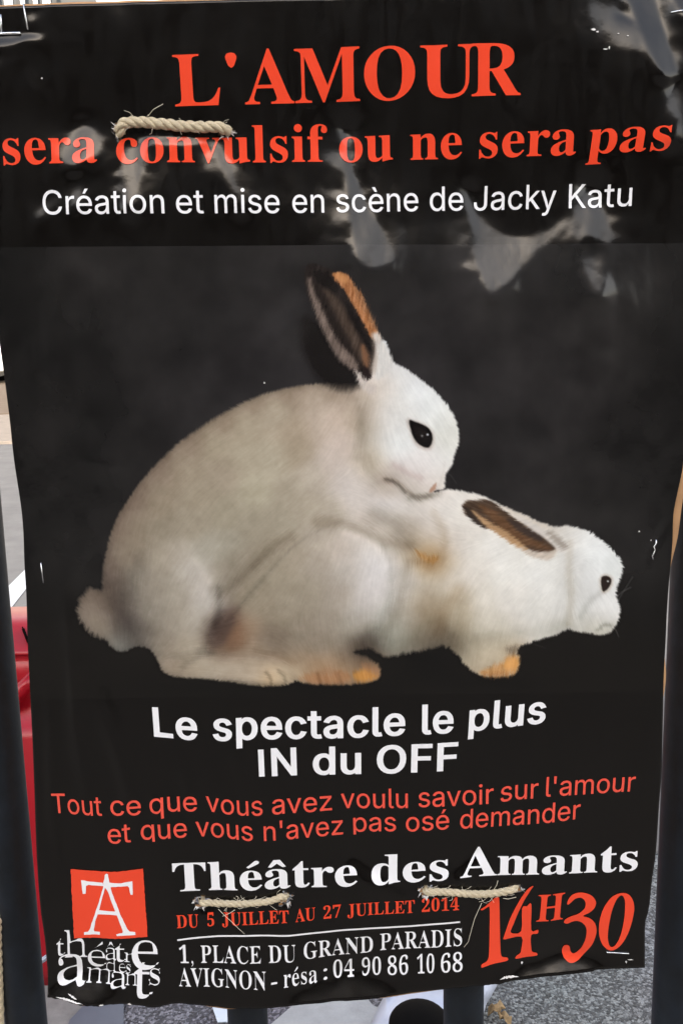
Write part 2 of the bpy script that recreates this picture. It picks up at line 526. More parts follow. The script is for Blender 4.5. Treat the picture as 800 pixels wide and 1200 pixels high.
# ------------------------------------------------------------------ near things behind the poster
def red_barrier():
    """water filled plastic barrier standing on the road behind the railing"""
    yb = at_ground(45, 1157).y
    zt = at_y(20, 711, yb + 0.27).z
    xl, xr_ = at_y(-420, 900, yb).x, at_y(120, 900, yb).x
    root = tag(empty('plastic_barrier', ((xl + xr_) / 2, yb + 0.2, 0)),
               'glossy red plastic barrier standing behind the left edge of the poster', 'barrier')
    H = lambda py, dy: at_y(20, py, yb + dy).z
    z_seam, z_waist, z_low = H(775, 0.09), H(838, 0.12), H(852, 0.05)
    prof = [(0.0, 0.0), (0.0, H(1128, 0)), (0.012, H(1100, .01)), (0.035, z_low - 0.02), (0.05, z_low), (0.115, z_waist + 0.02), (0.105, z_waist + 0.07),
            (0.098, z_seam - 0.012), (0.106, z_seam - 0.008), (0.106, z_seam + 0.008), (0.096, z_seam + 0.012),
            (0.12, zt - 0.05), (0.15, zt - 0.008), (0.19, zt), (0.27, zt), (0.32, zt - 0.02), (0.36, zt - 0.2), (0.40, z_low), (0.44, 0.0)]
    bm = bmesh.new()
    n = 40
    rings = []
    for k in range(n + 1):
        x = xl + (xr_ - xl) * k / n
        e = min(k, n - k) / 2.0
        sh = 1 - 0.10 * max(0, 1 - e) ** 2
        rings.append([bm.verts.new((x, yb + 0.22 + (y - 0.22) * sh, z * (1 - 0.03 * max(0, 1 - e)))) for y, z in prof])
    m = len(prof)
    for k in range(n):
        for i in range(m - 1):
            bm.faces.new((rings[k][i], rings[k][i + 1], rings[k + 1][i + 1], rings[k + 1][i]))
        bm.faces.new((rings[k][m - 1], rings[k][0], rings[k + 1][0], rings[k + 1][m - 1]))
    bm.faces.new(rings[0])
    bm.faces.new(rings[-1][::-1])
    bmesh.ops.recalc_face_normals(bm, faces=bm.faces[:])
    from_bm('shell', bm, RED_PLASTIC, root)
    # slanted moulded rib, its notch and the reflective strip
    def slab(name, quad, d0, d1, mat):
        bm = bmesh.new()
        a = [bm.verts.new(at_y(x, y, yb + d0)) for x, y in quad]
        b = [bm.verts.new(at_y(x, y, yb + d1)) for x, y in quad]
        bm.faces.new(a)
        bm.faces.new(b[::-1])
        for i in range(4):
            bm.faces.new((a[i], b[i], b[(i + 1) % 4], a[(i + 1) % 4]))
        bmesh.ops.recalc_face_normals(bm, faces=bm.faces[:])
        bmesh.ops.bevel(bm, geom=bm.edges[:], offset=0.004, segments=2, affect='EDGES')
        return from_bm(name, bm, mat, root)
    slab('rib', [(10, 812), (44, 778), (44, 800), (14, 836)], 0.075, 0.16, RED_PLASTIC)
    slab('notch', [(25, 735), (28, 734), (35, 752), (33, 756)], 0.108, 0.15, BLACK_RUBBER)
    slab('reflective_strip', [(44, 1126), (56, 1117), (57, 1124), (45, 1133)], -0.004, 0.02, WHITE_PLASTIC)
red_barrier()

def white_sack():
    """bluish white plastic sheet propped on the ground right behind the foot of the poster"""
    y0 = at_ground(500, 1240).y
    root_y = y0 + 0.12
    bm = bmesh.new()
    L = [(474, 1130), (468, 1163), (458, 1182), (446, 1202), (428, 1240)]
    Rr = [(596, 1130), (583, 1153), (575, 1168), (567, 1185), (560, 1240)]
    n = 14
    g = []
    lc, rc = catmull(L, 4), catmull(Rr, 4)
    for i in range(len(lc)):
        row = []
        for k in range(n + 1):
            t = k / n
            p = lc[i] * (1 - t) + rc[i] * t
            yy = root_y - 0.10 * (i / len(lc)) + 0.006 * math.sin(t * 9 + i * .5) - 0.05 * math.sin(t * math.pi)
            row.append(bm.verts.new(at_y(p[0], p[1], yy)))
        g.append(row)
    for i in range(len(g) - 1):
        for k in range(n):
            bm.faces.new((g[i][k], g[i][k + 1], g[i + 1][k + 1], g[i + 1][k]))
    r = bmesh.ops.extrude_face_region(bm, geom=bm.faces[:])
    bmesh.ops.translate(bm, vec=(0, 0.06, 0), verts=[v for v in r['geom'] if isinstance(v, bmesh.types.BMVert)])
    bmesh.ops.recalc_face_normals(bm, faces=bm.faces[:])
    o = from_bm('plastic_sack', bm, WHITE_PLASTIC)
    tag(o, 'bluish white plastic sack on the ground below the bottom edge, behind the black dome', 'sack')
white_sack()

def dome_post():
    c = at_y(491, 1240, at_ground(500, 1240).y - 0.16)
    top = at_y(491, 1182, c.y)
    rad = (at_y(528, 1200, c.y).x - at_y(457, 1200, c.y).x) / 2
    bm = bmesh.new()
    prof = [(rad * math.cos(a), rad * 0.55 * math.sin(a)) for a in np.linspace(0, math.pi / 2, 9)]
    zc = top.z - rad * 0.55
    prof = [(rad * 0.8, -zc), (rad * 0.8, -0.05), (rad, -0.045), (rad, 0)] + prof[1:]
    seg = 28
    rings = []
    for r_, z in prof[:-1]:
        rings.append([bm.verts.new((c.x + r_ * math.cos(a), c.y + r_ * math.sin(a), zc + z)) for a in (2 * math.pi * k / seg for k in range(seg))])
    for i in range(len(rings) - 1):
        for k in range(seg):
            bm.faces.new((rings[i][k], rings[i][(k + 1) % seg], rings[i + 1][(k + 1) % seg], rings[i + 1][k]))
    tv = bm.verts.new((c.x, c.y, zc + prof[-1][1]))
    for k in range(seg):
        bm.faces.new((rings[-1][k], rings[-1][(k + 1) % seg], tv))
    bm.faces.new(rings[0][::-1])
    o = from_bm('bollard', bm, BLACK_RUBBER)
    tag(o, 'low black bollard with a domed top at the bottom edge of the photo', 'bollard')
dome_post()

def paper_scrap():
    q = [(246, 1172), (268, 1172), (268, 1198), (255, 1198.5)]
    pts = [at_ground(x, y, 0.012) for x, y in q]
    bm = bmesh.new()
    f = bm.faces.new([bm.verts.new(p) for p in pts])
    bmesh.ops.recalc_face_normals(bm, faces=[f])
    r = bmesh.ops.extrude_face_region(bm, geom=[f])
    bmesh.ops.translate(bm, vec=(0, 0, 0.002), verts=[v for v in r['geom'] if isinstance(v, bmesh.types.BMVert)])
    bmesh.ops.recalc_face_normals(bm, faces=bm.faces[:])
    o = from_bm('paper_scrap', bm, plain('scrap_paper', (0.5, 0.56, 0.63, 1), 0.6), smooth=False)
    tag(o, 'small pale blue scrap of paper on the asphalt left of a railing bar', 'paper')
paper_scrap()

def dry_leaf(px, py, size, rot, label):
    c = at_ground(px, py, 0.012)
    bm = bmesh.new()
    out = [(-1, 0), (-.6, .45), (-.15, .38), (.1, .62), (.45, .4), (.75, .42), (1.1, 0), (.7, -.4), (.35, -.33), (.05, -.6), (-.3, -.36), (-.7, -.4)]
    cv = bm.verts.new(c + Vector((0, 0, 0.006)))
    vs = []
    for i, (x, y) in enumerate(out):
        X, Y = x * math.cos(rot) - y * math.sin(rot), x * math.sin(rot) + y * math.cos(rot)
        vs.append(bm.verts.new(c + Vector((X * size, Y * size, 0.012 * abs(y) + 0.006 * ((i * 7) % 3)))))
    for i in range(len(vs)):
        bm.faces.new((cv, vs[i], vs[(i + 1) % len(vs)]))
    r = bmesh.ops.extrude_face_region(bm, geom=bm.faces[:])
    bmesh.ops.translate(bm, vec=(0, 0, 0.0015), verts=[v for v in r['geom'] if isinstance(v, bmesh.types.BMVert)])
    bmesh.ops.recalc_face_normals(bm, faces=bm.faces[:])
    tag(from_bm('dry_leaf', bm, LEAF), label, 'leaf', 'dry leaves on the asphalt')
dry_leaf(581, 1187, 0.021, 0.5, 'crumpled tan leaf right beside the second bar from the right, nearest the poster')
dry_leaf(591, 1197, 0.018, 2.1, 'small tan leaf at the very bottom of the photo, further from the bar')

# ------------------------------------------------------------------ railing
YR = DP + 0.045
def railing():
    root = tag(empty('metal_railing', (0, YR, 0)), 'dark blue painted metal railing of round upright bars behind the poster', 'railing')
    xs = []
    for l, r in ((6.5, 54.5), (267.5, 313), (520, 565.5), (762.5, 812)):
        a, b = at_y(l, 1190, YR), at_y(r, 1190, YR)
        xs.append(((a.x + b.x) / 2, (b.x - a.x) / 2))
    step = (xs[3][0] - xs[0][0]) / 3
    rad = sum(x[1] for x in xs) / 4
    allx = [xs[0][0] - 2 * step, xs[0][0] - step] + [x[0] for x in xs] + [xs[3][0] + step, xs[3][0] + 2 * step]
    for x in allx:
        bm = bmesh.new()
        add_tube(bm, [(x, YR, 0.02), (x, YR, 0.6), (x, YR, 1.2), (x, YR, 2.05)], rad, 32)
        from_bm('bar', bm, PAINT, root)
    for z in (0.14, 2.07):
        bm = bmesh.new()
        add_box(bm, allx[0] - 0.1, allx[-1] + 0.1, YR - 0.02, YR + 0.02, z - 0.025, z + 0.025)
        bmesh.ops.bevel(bm, geom=bm.edges[:], offset=0.004, segments=2, affect='EDGES')
        from_bm('rail', bm, PAINT, root, smooth=False)
    return xs, rad
BARS, BAR_R = railing()

# ------------------------------------------------------------------ the sheet's relief
# Creases of the limp laminate: a slope is wanted inside each crease (gx, gy in
# metres per metre, gy > 0 faces up) and the surface is solved from the slopes.
GS = 3.0
GX0, GY0 = -84.0, -60.0
GW, GH = 324, 430
gxx, gyy = np.meshgrid(GX0 + GS * np.arange(GW), GY0 + GS * np.arange(GH))
PXM = 0.0005                                   # metres per photo pixel at the poster

def sd_poly(X, Y, P):
    """signed distance to a polygon, negative inside"""
    d = np.full(X.shape, 1e9)
    ins = np.zeros(X.shape, bool)
    n = len(P)
    for i in range(n):
        ax, ay = P[i]
        bx, by = P[(i + 1) % n]
        ex, ey = bx - ax, by - ay
        wx, wy = X - ax, Y - ay
        t = np.clip((wx * ex + wy * ey) / (ex * ex + ey * ey + 1e-12), 0, 1)
        d = np.minimum(d, (wx - ex * t) ** 2 + (wy - ey * t) ** 2)
        if ay != by:
            c = ((ay > Y) != (by > Y)) & (X < ex * (Y - ay) / (by - ay) + ax)
            ins ^= c
    d = np.sqrt(d)
    return np.where(ins, -d, d)

def sd_line(X, Y, P):
    d = np.full(X.shape, 1e9)
    for i in range(len(P) - 1):
        ax, ay = P[i]
        ex, ey = P[i + 1][0] - ax, P[i + 1][1] - ay
        wx, wy = X - ax, Y - ay
        t = np.clip((wx * ex + wy * ey) / (ex * ex + ey * ey + 1e-12), 0, 1)
        d = np.minimum(d, (wx - ex * t) ** 2 + (wy - ey * t) ** 2)
    return np.sqrt(d)

def sstep(e0, e1, x):
    t = np.clip((x - e0) / (e1 - e0), 0, 1)
    return t * t * (3 - 2 * t)

def vnoise(X, Y, scale, seed, octaves=4, rough=0.55):
    out = np.zeros(X.shape)
    amp, tot = 1.0, 0.0
    for o in range(octaves):
        r = np.random.default_rng(seed * 31 + o)
        T = r.random((128, 128))
        x, y = X / scale * 2 ** o, Y / scale * 2 ** o
        xi, yi = np.floor(x).astype(int), np.floor(y).astype(int)
        fx, fy = x - xi, y - yi
        fx, fy = fx * fx * (3 - 2 * fx), fy * fy * (3 - 2 * fy)
        g = lambda a, b: T[(yi + b) % 128, (xi + a) % 128]
        out += amp * ((g(0, 0) * (1 - fx) + g(1, 0) * fx) * (1 - fy) + (g(0, 1) * (1 - fx) + g(1, 1) * fx) * fy)
        tot += amp
        amp *= rough
    return out / tot

# polygon, softness, gx, how far past the tilt that mirrors the open sky, irregularity
CREASES = [
    ([(70, 188), (77, 160), (89, 143), (100, 141), (112, 150), (122, 166), (118, 184), (104, 194), (86, 198)], 7, 0.02, 0.03, 4),
    ([(110, 196), (124, 186), (134, 170), (139, 172), (134, 184), (122, 196)], 3, 0.0, 0.02, 2),
    ([(40, 252), (52, 236), (66, 226), (74, 230), (66, 246), (50, 260)], 10, 0.06, -0.02, 8),
    ([(76, 226), (90, 212), (104, 222), (100, 240), (84, 244)], 10, 0.06, -0.01, 8),
    ([(140, 172), (156, 164), (172, 166), (176, 190), (168, 222), (160, 248), (148, 244), (142, 214)], 8, 0.0, 0.02, 7),
    ([(164, 157), (244, 161), (242, 168), (200, 171), (166, 167)], 4, 0.0, 0.12, 2),
    ([(243, 166), (256, 162), (268, 180), (280, 208), (292, 240), (282, 246), (266, 222), (252, 192)], 6, 0.05, 0.04, 3),
    ([(398, 152), (406, 148), (413, 156), (414, 176), (421, 210), (436, 244), (456, 274), (465, 296), (461, 312), (438, 320), (418, 312), (408, 280), (405, 232), (402, 186)], 5, -0.05, 0.04, 3),
    ([(541, 226), (549, 219), (560, 236), (572, 256), (592, 268), (618, 272), (650, 258), (672, 246), (664, 268), (642, 292), (616, 318), (594, 338), (574, 350), (562, 338), (551, 308), (545, 268)], 9, -0.02, 0.03, 4),
    ([(682, 226), (694, 216), (708, 230), (719, 258), (718, 286), (704, 290), (688, 282), (672, 288), (678, 256)], 8, -0.05, 0.04, 4),
    ([(672, 300), (690, 296), (712, 296), (712, 330), (700, 350), (684, 340)], 10, -0.05, -0.01, 9),
    ([(733, -40), (770, -40), (775, 10), (783, 50), (794, 84), (783, 91), (768, 86), (757, 58), (746, 26)], 4, -0.02, 0.14, 1.5),
    ([(787, -30), (830, -40), (830, 40), (806, 22), (792, 10)], 5, 0.1, 0.2, 2),
    ([(784, 108), (792, 94), (794, 120), (789, 150), (782, 164)], 4, -0.2, 0.05, 3),
    ([(-30, 43), (22, 41), (34, 37), (49, 42), (44, 47), (24, 48), (12, 53), (-30, 54)], 4, 0.0, 0.35, 2),
    ([(24, 62), (28, 60), (44, 92), (50, 112), (44, 112), (33, 88)], 5, 0.12, -0.03, 3),
    ([(-20, 68), (2, 68), (5, 76), (-2, 82), (-20, 82)], 6, 0.1, -0.01, 3),
    ([(30, 14), (42, 11), (42, 22), (32, 28)], 5, 0.0, 0.02, 3),
    # bottom hem curling up
    ([(344, 1186), (352, 1164), (380, 1151), (420, 1143), (450, 1150), (466, 1166), (440, 1182), (388, 1186)], 9, 0.03, 0.06, 10),
    ([(586, 1160), (600, 1144), (620, 1132), (648, 1124), (678, 1121), (702, 1130), (704, 1142), (650, 1152), (606, 1162)], 6, 0.0, 0.2, 5),
    ([(52, 1178), (62, 1154), (92, 1145), (118, 1143), (128, 1154), (118, 1174), (80, 1180)], 5, 0.05, 0.08, 4),
    # pull round the lower ties
    ([(404, 1006), (430, 1014), (462, 1036), (474, 1050), (440, 1040), (414, 1024)], 9, 0.05, -0.05, 5),
    ([(532, 1028), (546, 1008), (562, 1001), (580, 1006), (588, 1016), (566, 1009), (548, 1020), (538, 1034)], 5, 0.05, -0.02, 3),
    ([(236, 1063), (258, 1064), (252, 1071), (236, 1072)], 4, 0.0, 0.05, 2),
    ([(326, 1060), (344, 1058), (340, 1065), (328, 1067)], 4, 0.0, 0.05, 2),
]
# long narrow folds: polyline, half width, height in metres
FOLDS = [
    ([(70, 640), (84, 760), (92, 860), (104, 940), (112, 1000)], 9, 0.0011),
    ([(52, 760), (60, 860), (62, 960), (70, 1060)], 7, 0.0008),
    ([(108, 790), (126, 850), (150, 920), (160, 985)], 9, 0.0010),
    ([(120, 800), (140, 860), (152, 900)], 6, 0.0006),
    ([(170, 900), (186, 950), (200, 1000)], 7, 0.0007),
    ([(205, 870), (222, 930), (226, 980)], 7, 0.0007),
    ([(260, 830), (280, 900), (300, 960)], 8, 0.0006),
    ([(52, 320), (60, 400), (64, 480), (70, 560)], 12, 0.0006),
    ([(28, 330), (36, 430), (44, 560)], 10, 0.0005),
    ([(784, 600), (776, 622), (764, 640), (752, 672)], 6, -0.0005),
    ([(500, 820), (506, 880), (500, 960)], 10, 0.0006),
    ([(318, 425), (340, 385), (362, 345)], 16, 0.0009),
    ([(440, 400), (470, 372), (500, 350)], 16, 0.0008),
    ([(92, 500), (110, 540), (160, 548)], 16, 0.0007),
]

def dct_solve(rhs):
    """Poisson with zero-gradient borders, by mirrored FFT"""
    h, w = rhs.shape
    e = np.zeros((2 * h, 2 * w))
    e[:h, :w] = rhs
    e[h:, :w] = rhs[::-1]
    e[:, w:] = e[:, :w][:, ::-1]
    F = np.fft.rfft2(e)
    ky = 2 - 2 * np.cos(2 * np.pi * np.fft.fftfreq(2 * h))[:, None]
    kx = 2 - 2 * np.cos(2 * np.pi * np.fft.rfftfreq(2 * w))[None, :]
    F /= (kx + ky + 2e-4)
    return np.fft.irfft2(F, s=(2 * h, 2 * w))[:h, :w]

def solve_relief():
    # tilt at which the gloss mirrors the sky above the roof of the added house
    elev = np.arctan((600 - gyy) / FPX) - PITCH
    thr = np.tan(np.clip((R(33.5) - elev) / 2, 0.02, 1.2))
    inn = np.zeros(gxx.shape)
    gx = np.zeros(gxx.shape)
    tgt = np.zeros(gxx.shape)
    for i, (poly, soft, sx, over, irr) in enumerate(CREASES):
        P = catmull(poly, 5, True)
        x0, x1, y0, y1 = P[:, 0].min() - 30, P[:, 0].max() + 30, P[:, 1].min() - 30, P[:, 1].max() + 30
        sel = (slice(max(0, int((y0 - GY0) / GS)), int((y1 - GY0) / GS) + 2), slice(max(0, int((x0 - GX0) / GS)), int((x1 - GX0) / GS) + 2))
        X, Y = gxx[sel], gyy[sel]
        s = sd_poly(X, Y, P) + (vnoise(X, Y, 14, 40 + i) - 0.5) * 2 * irr
        m = 1 - sstep(-soft, soft * 0.6, s)
        gx[sel] += m * sx
        tgt[sel] = np.maximum(tgt[sel], m * (thr[sel] + over + 0.05 * (vnoise(X, Y, 20, 80 + i, 3) - 0.5)))
        inn[sel] = np.maximum(inn[sel], m)
    def div(ax, ay):
        r = np.zeros(gxx.shape)
        r[:, :-1] -= ax
        r[:, 1:] += ax
        r[:-1] -= ay
        r[1:] += ay
        return r
    h = np.zeros(gxx.shape)
    q = GS * PXM
    cap = thr - 0.09
    for rnd in range(7):
        cur = np.zeros(gxx.shape)
        cur[1:-1] = (h[2:] - h[:-2]) / (2 * q)
        over = (cur > cap) & (inn < 0.35)
        wy = np.where(inn > 0.35, 2.5 * inn, np.where(over, 1.2, 0.015))
        gy = np.where(inn > 0.35, tgt, np.where(over, cap - 0.04, 0.0))
        wx = np.where(inn > 0.35, 0.05, 0.02)
        fx = 0.5 * (wx[:, 1:] + wx[:, :-1])
        fy = 0.5 * (wy[1:] + wy[:-1])
        tx = 0.5 * (gx[:, 1:] + gx[:, :-1]) * q
        ty = 0.5 * (gy[1:] + gy[:-1]) * q
        A = lambda v: div(fx * (v[:, 1:] - v[:, :-1]), fy * (v[1:] - v[:-1])) + 2e-5 * v
        r = div(fx * tx, fy * ty) - A(h)
        z = dct_solve(r)
        d = z.copy()
        rz = (r * z).sum()
        for it in range(32):
            Ad = A(d)
            al = rz / (d * Ad).sum()
            h = h + al * d
            r -= al * Ad
            z = dct_solve(r)
            rn = (r * z).sum()
            d = z + rn / rz * d
            rz = rn
    # limp film has no knife edges
    for k in range(2):
        e = np.pad(h, 1, mode='edge')
        h = (4 * h + 2 * (e[1:-1, 2:] + e[1:-1, :-2] + e[2:, 1:-1] + e[:-2, 1:-1]) + e[2:, 2:] + e[2:, :-2] + e[:-2, 2:] + e[:-2, :-2]) / 16
    h -= np.median(h)
    for line, w, a in FOLDS:
        c = catmull(line, 6)
        d = sd_line(gxx, gyy, c)
        e = c[-1] - c[0]
        t = np.clip(((gxx - c[0, 0]) * e[0] + (gyy - c[0, 1]) * e[1]) / (e @ e), 0, 1)
        h += 1.5 * a * np.sin(np.pi * t) ** 1.5 * np.exp(-(d / w) ** 2) * (0.7 + 0.6 * vnoise(gxx, gyy, 40, int(w * 7 + line[0][0]), 2))
    h += 0.0016 * (vnoise(gxx, gyy, 90, 3, 3) - 0.5) + 0.0014 * (vnoise(gxx * 1.5, gyy * 0.45, 48, 6, 2) - 0.5) + 0.0004 * (vnoise(gxx * 1.6, gyy * 0.7, 26, 4, 3) - 0.5)
    return h

HG = solve_relief()
print('relief range mm', HG.min() * 1000, HG.max() * 1000)
HG = np.clip(HG, -0.028, 0.03)

def cub(t):
    return ((-0.5 * t + 1) * t - 0.5) * t, (1.5 * t - 2.5) * t * t + 1, ((-1.5 * t + 2) * t + 0.5) * t, (0.5 * t - 0.5) * t * t

def relief(px, py):
    x = np.clip((np.asarray(px, float) - GX0) / GS, 1, GW - 3.001)
    y = np.clip((np.asarray(py, float) - GY0) / GS, 1, GH - 3.001)
    xi, yi = x.astype(int), y.astype(int)
    wx, wy = cub(x - xi), cub(y - yi)
    out = 0
    for j in range(4):
        for i in range(4):
            out = out + wy[j] * wx[i] * HG[yi + j - 1, xi + i - 1]
    return out

def on_sheet(px, py, lift=0.0):
    """points on the creased sheet for photo pixels, lifted off it by some metres"""
    P = plane_np(px, py)
    P[..., 1] -= relief(px, py) + lift
    return P

def sheet_normals(px, py):
    e = 1.0
    a = on_sheet(px + e, py) - on_sheet(px - e, py)
    b = on_sheet(px, py - e) - on_sheet(px, py + e)
    n = np.cross(a, b)
    return n / np.linalg.norm(n, axis=-1, keepdims=True)

# outline of the sheet in photo pixels
E_LEFT = interp([(-60, -44), (0, -38), (150, -29), (300, -13), (400, 0), (480, 10.3), (540, 17), (600, 26), (660, 29), (700, 31.5), (760, 33), (860, 38), (1000, 43), (1060, 47), (1100, 52), (1140, 55), (1200, 57)])
E_RIGHT = interp([(-60, 846), (0, 840), (300, 817), (470, 806), (540, 800), (560, 797), (600, 789), (640, 787), (700, 782), (760, 779), (800, 777), (900, 774.5), (940, 772), (1000, 768), (1030, 764), (1060, 761), (1074, 758), (1086, 755.5), (1133, 755), (1200, 754)])
E_TOP = interp([(-60, 9), (0, 7), (150, 2.5), (250, 0), (400, -3), (800, -14), (860, -15)])
E_BOT = interp([(40, 1167), (55, 1168), (75, 1169), (100, 1173), (140, 1174.5), (165, 1177), (180, 1179.5), (200, 1175.5), (215, 1174.5), (250, 1178), (270, 1180), (310, 1180), (340, 1176.5), (400, 1170), (440, 1167), (480, 1162), (530, 1157), (580, 1152), (600, 1149), (640, 1143), (690, 1138), (700, 1136), (755, 1134), (780, 1133)])

def sheet_grid(nx, ny, edges):
    L, Rt, T, B = edges
    s, t = np.meshgrid(np.linspace(0, 1, nx), np.linspace(0, 1, ny))
    x = s * 800
    y = t * 1170
    for _ in range(12):
        y = T(x) + t * (B(x) - T(x))
        x = L(y) + s * (Rt(y) - L(y))
    return x, y

def grid_faces(nx, ny):
    i = np.arange(nx * ny).reshape(ny, nx)
    return np.stack([i[:-1, :-1], i[1:, :-1], i[1:, 1:], i[:-1, 1:]], -1).reshape(-1, 4)

HOLES = [(139.5, 152, 6.5, 8.5), (264.5, 152, 8, 7), (236, 1058, 9, 6), (334, 1054, 7.5, 7), (499, 1044, 8, 6), (604, 1041.5, 8, 4.0)]
def in_hole(x, y):
    m = np.zeros(x.shape, bool)
    for k, (cx, cy, rx, ry) in enumerate(HOLES):
        a = np.arctan2(y - cy, x - cx)
        m |= ((x - cx) / rx) ** 2 + ((y - cy) / ry) ** 2 < (1 + 0.22 * np.sin(a * 5 + k) + 0.15 * np.sin(a * 9 + 2 * k)) ** 2
    return m

base = plane_np(405, 1170)
poster = tag(empty('poster', (float(base[0]), DP, float(base[2]))),
             'glossy black theatre poster with two white rabbits, tied with rope to the railing', 'poster')

def weld_edge_jag(x, y, amp):
    return x, y

def slab_from_grid(name, x, y, lift, thick, mat, holes=True, parent=poster):
    """front and back skins joined round the rim, so the sheet has a thickness"""
    ny, nx = x.shape
    V = on_sheet(x, y, lift).reshape(-1, 3)
    Bk = V.copy()
    Bk[:, 1] += thick
    F = grid_faces(nx, ny)
    if holes:
        cx, cy = x.reshape(-1)[F].mean(1), y.reshape(-1)[F].mean(1)
        F = F[~in_hole(cx, cy)]
    n = len(V)
    # rim: edges used by one face only
    E = np.concatenate([F[:, [0, 1]], F[:, [1, 2]], F[:, [2, 3]], F[:, [3, 0]]])
    key = np.sort(E, 1)
    key = key[:, 0].astype(np.int64) * n + key[:, 1]
    u, inv, cnt = np.unique(key, return_inverse=True, return_counts=True)
    rim = E[cnt[inv] == 1]
    Fr = np.stack([rim[:, 1], rim[:, 0], rim[:, 0] + n, rim[:, 1] + n], -1)
    me = np_mesh(name, np.concatenate([V, Bk]), np.concatenate([F, F[:, ::-1] + n, Fr]))
    o = link(name, me, mat, parent)
    sm = np.ones(len(me.polygons), bool)
    sm[2 * len(F):] = False
    me.polygons.foreach_set('use_smooth', sm)
    return o, len(F)

# ragged lower hem
def E_BOTJ(v):
    v = np.asarray(v, float)
    jag = 1.3 * (vnoise(v, v * 0 + 3, 5, 9, 3) - 0.5) * (0.4 + 1.6 * (np.abs(v - 95) < 45) + 1.0 * (np.abs(v - 560) < 40))
    return E_BOT(v) + jag
gx_, gy_ = sheet_grid(300, 420, (E_LEFT, E_RIGHT, E_TOP, E_BOTJ))
sheet, nfr = slab_from_grid('laminated_sheet', gx_, gy_, 0.0, 0.0006, INK_BLACK)
# white core of the paper shows along the cut edge
sheet.data.materials.append(plain('paper_edge', (0.33, 0.31, 0.30, 1), 0.6))
mi = np.zeros(len(sheet.data.polygons), np.int32)
mi[2 * nfr:] = 1
sheet.data.polygons.foreach_set('material_index', mi)

# brown board behind, standing out past the sheet here and there
def B_RIGHT(v):
    v = np.asarray(v, float)
    return E_RIGHT(v) - 4 + 13.5 * np.exp(-((v - 598) / 66) ** 2) + 7.4 * np.exp(-((v - 795) / 34.0) ** 2) + 3.5 * (v < 450)
def B_BOT(v):
    v = np.asarray(v, float)
    return E_BOT(v) - 2.2 + 5.0 * np.exp(-((v - 258) / 34) ** 2) + 4.6 * np.exp(-((v - 480) / 62) ** 2) + 2.6 * np.exp(-((v - 575) / 40) ** 2) + 3.6 * np.exp(-((v - 92) / 26) ** 2)
def B_TOP(v):
    v = np.asarray(v, float)
    return E_TOP(v) - 2.2 - 1.2 * vnoise(v, v * 0, 30, 5, 3)
def B_LEFT(v):
    return E_LEFT(v) + 3.0
bx_, by_ = sheet_grid(120, 180, (B_LEFT, B_RIGHT, B_TOP, B_BOT))
slab_from_grid('backing_board', bx_, by_, -0.0012, 0.0025, BOARD)

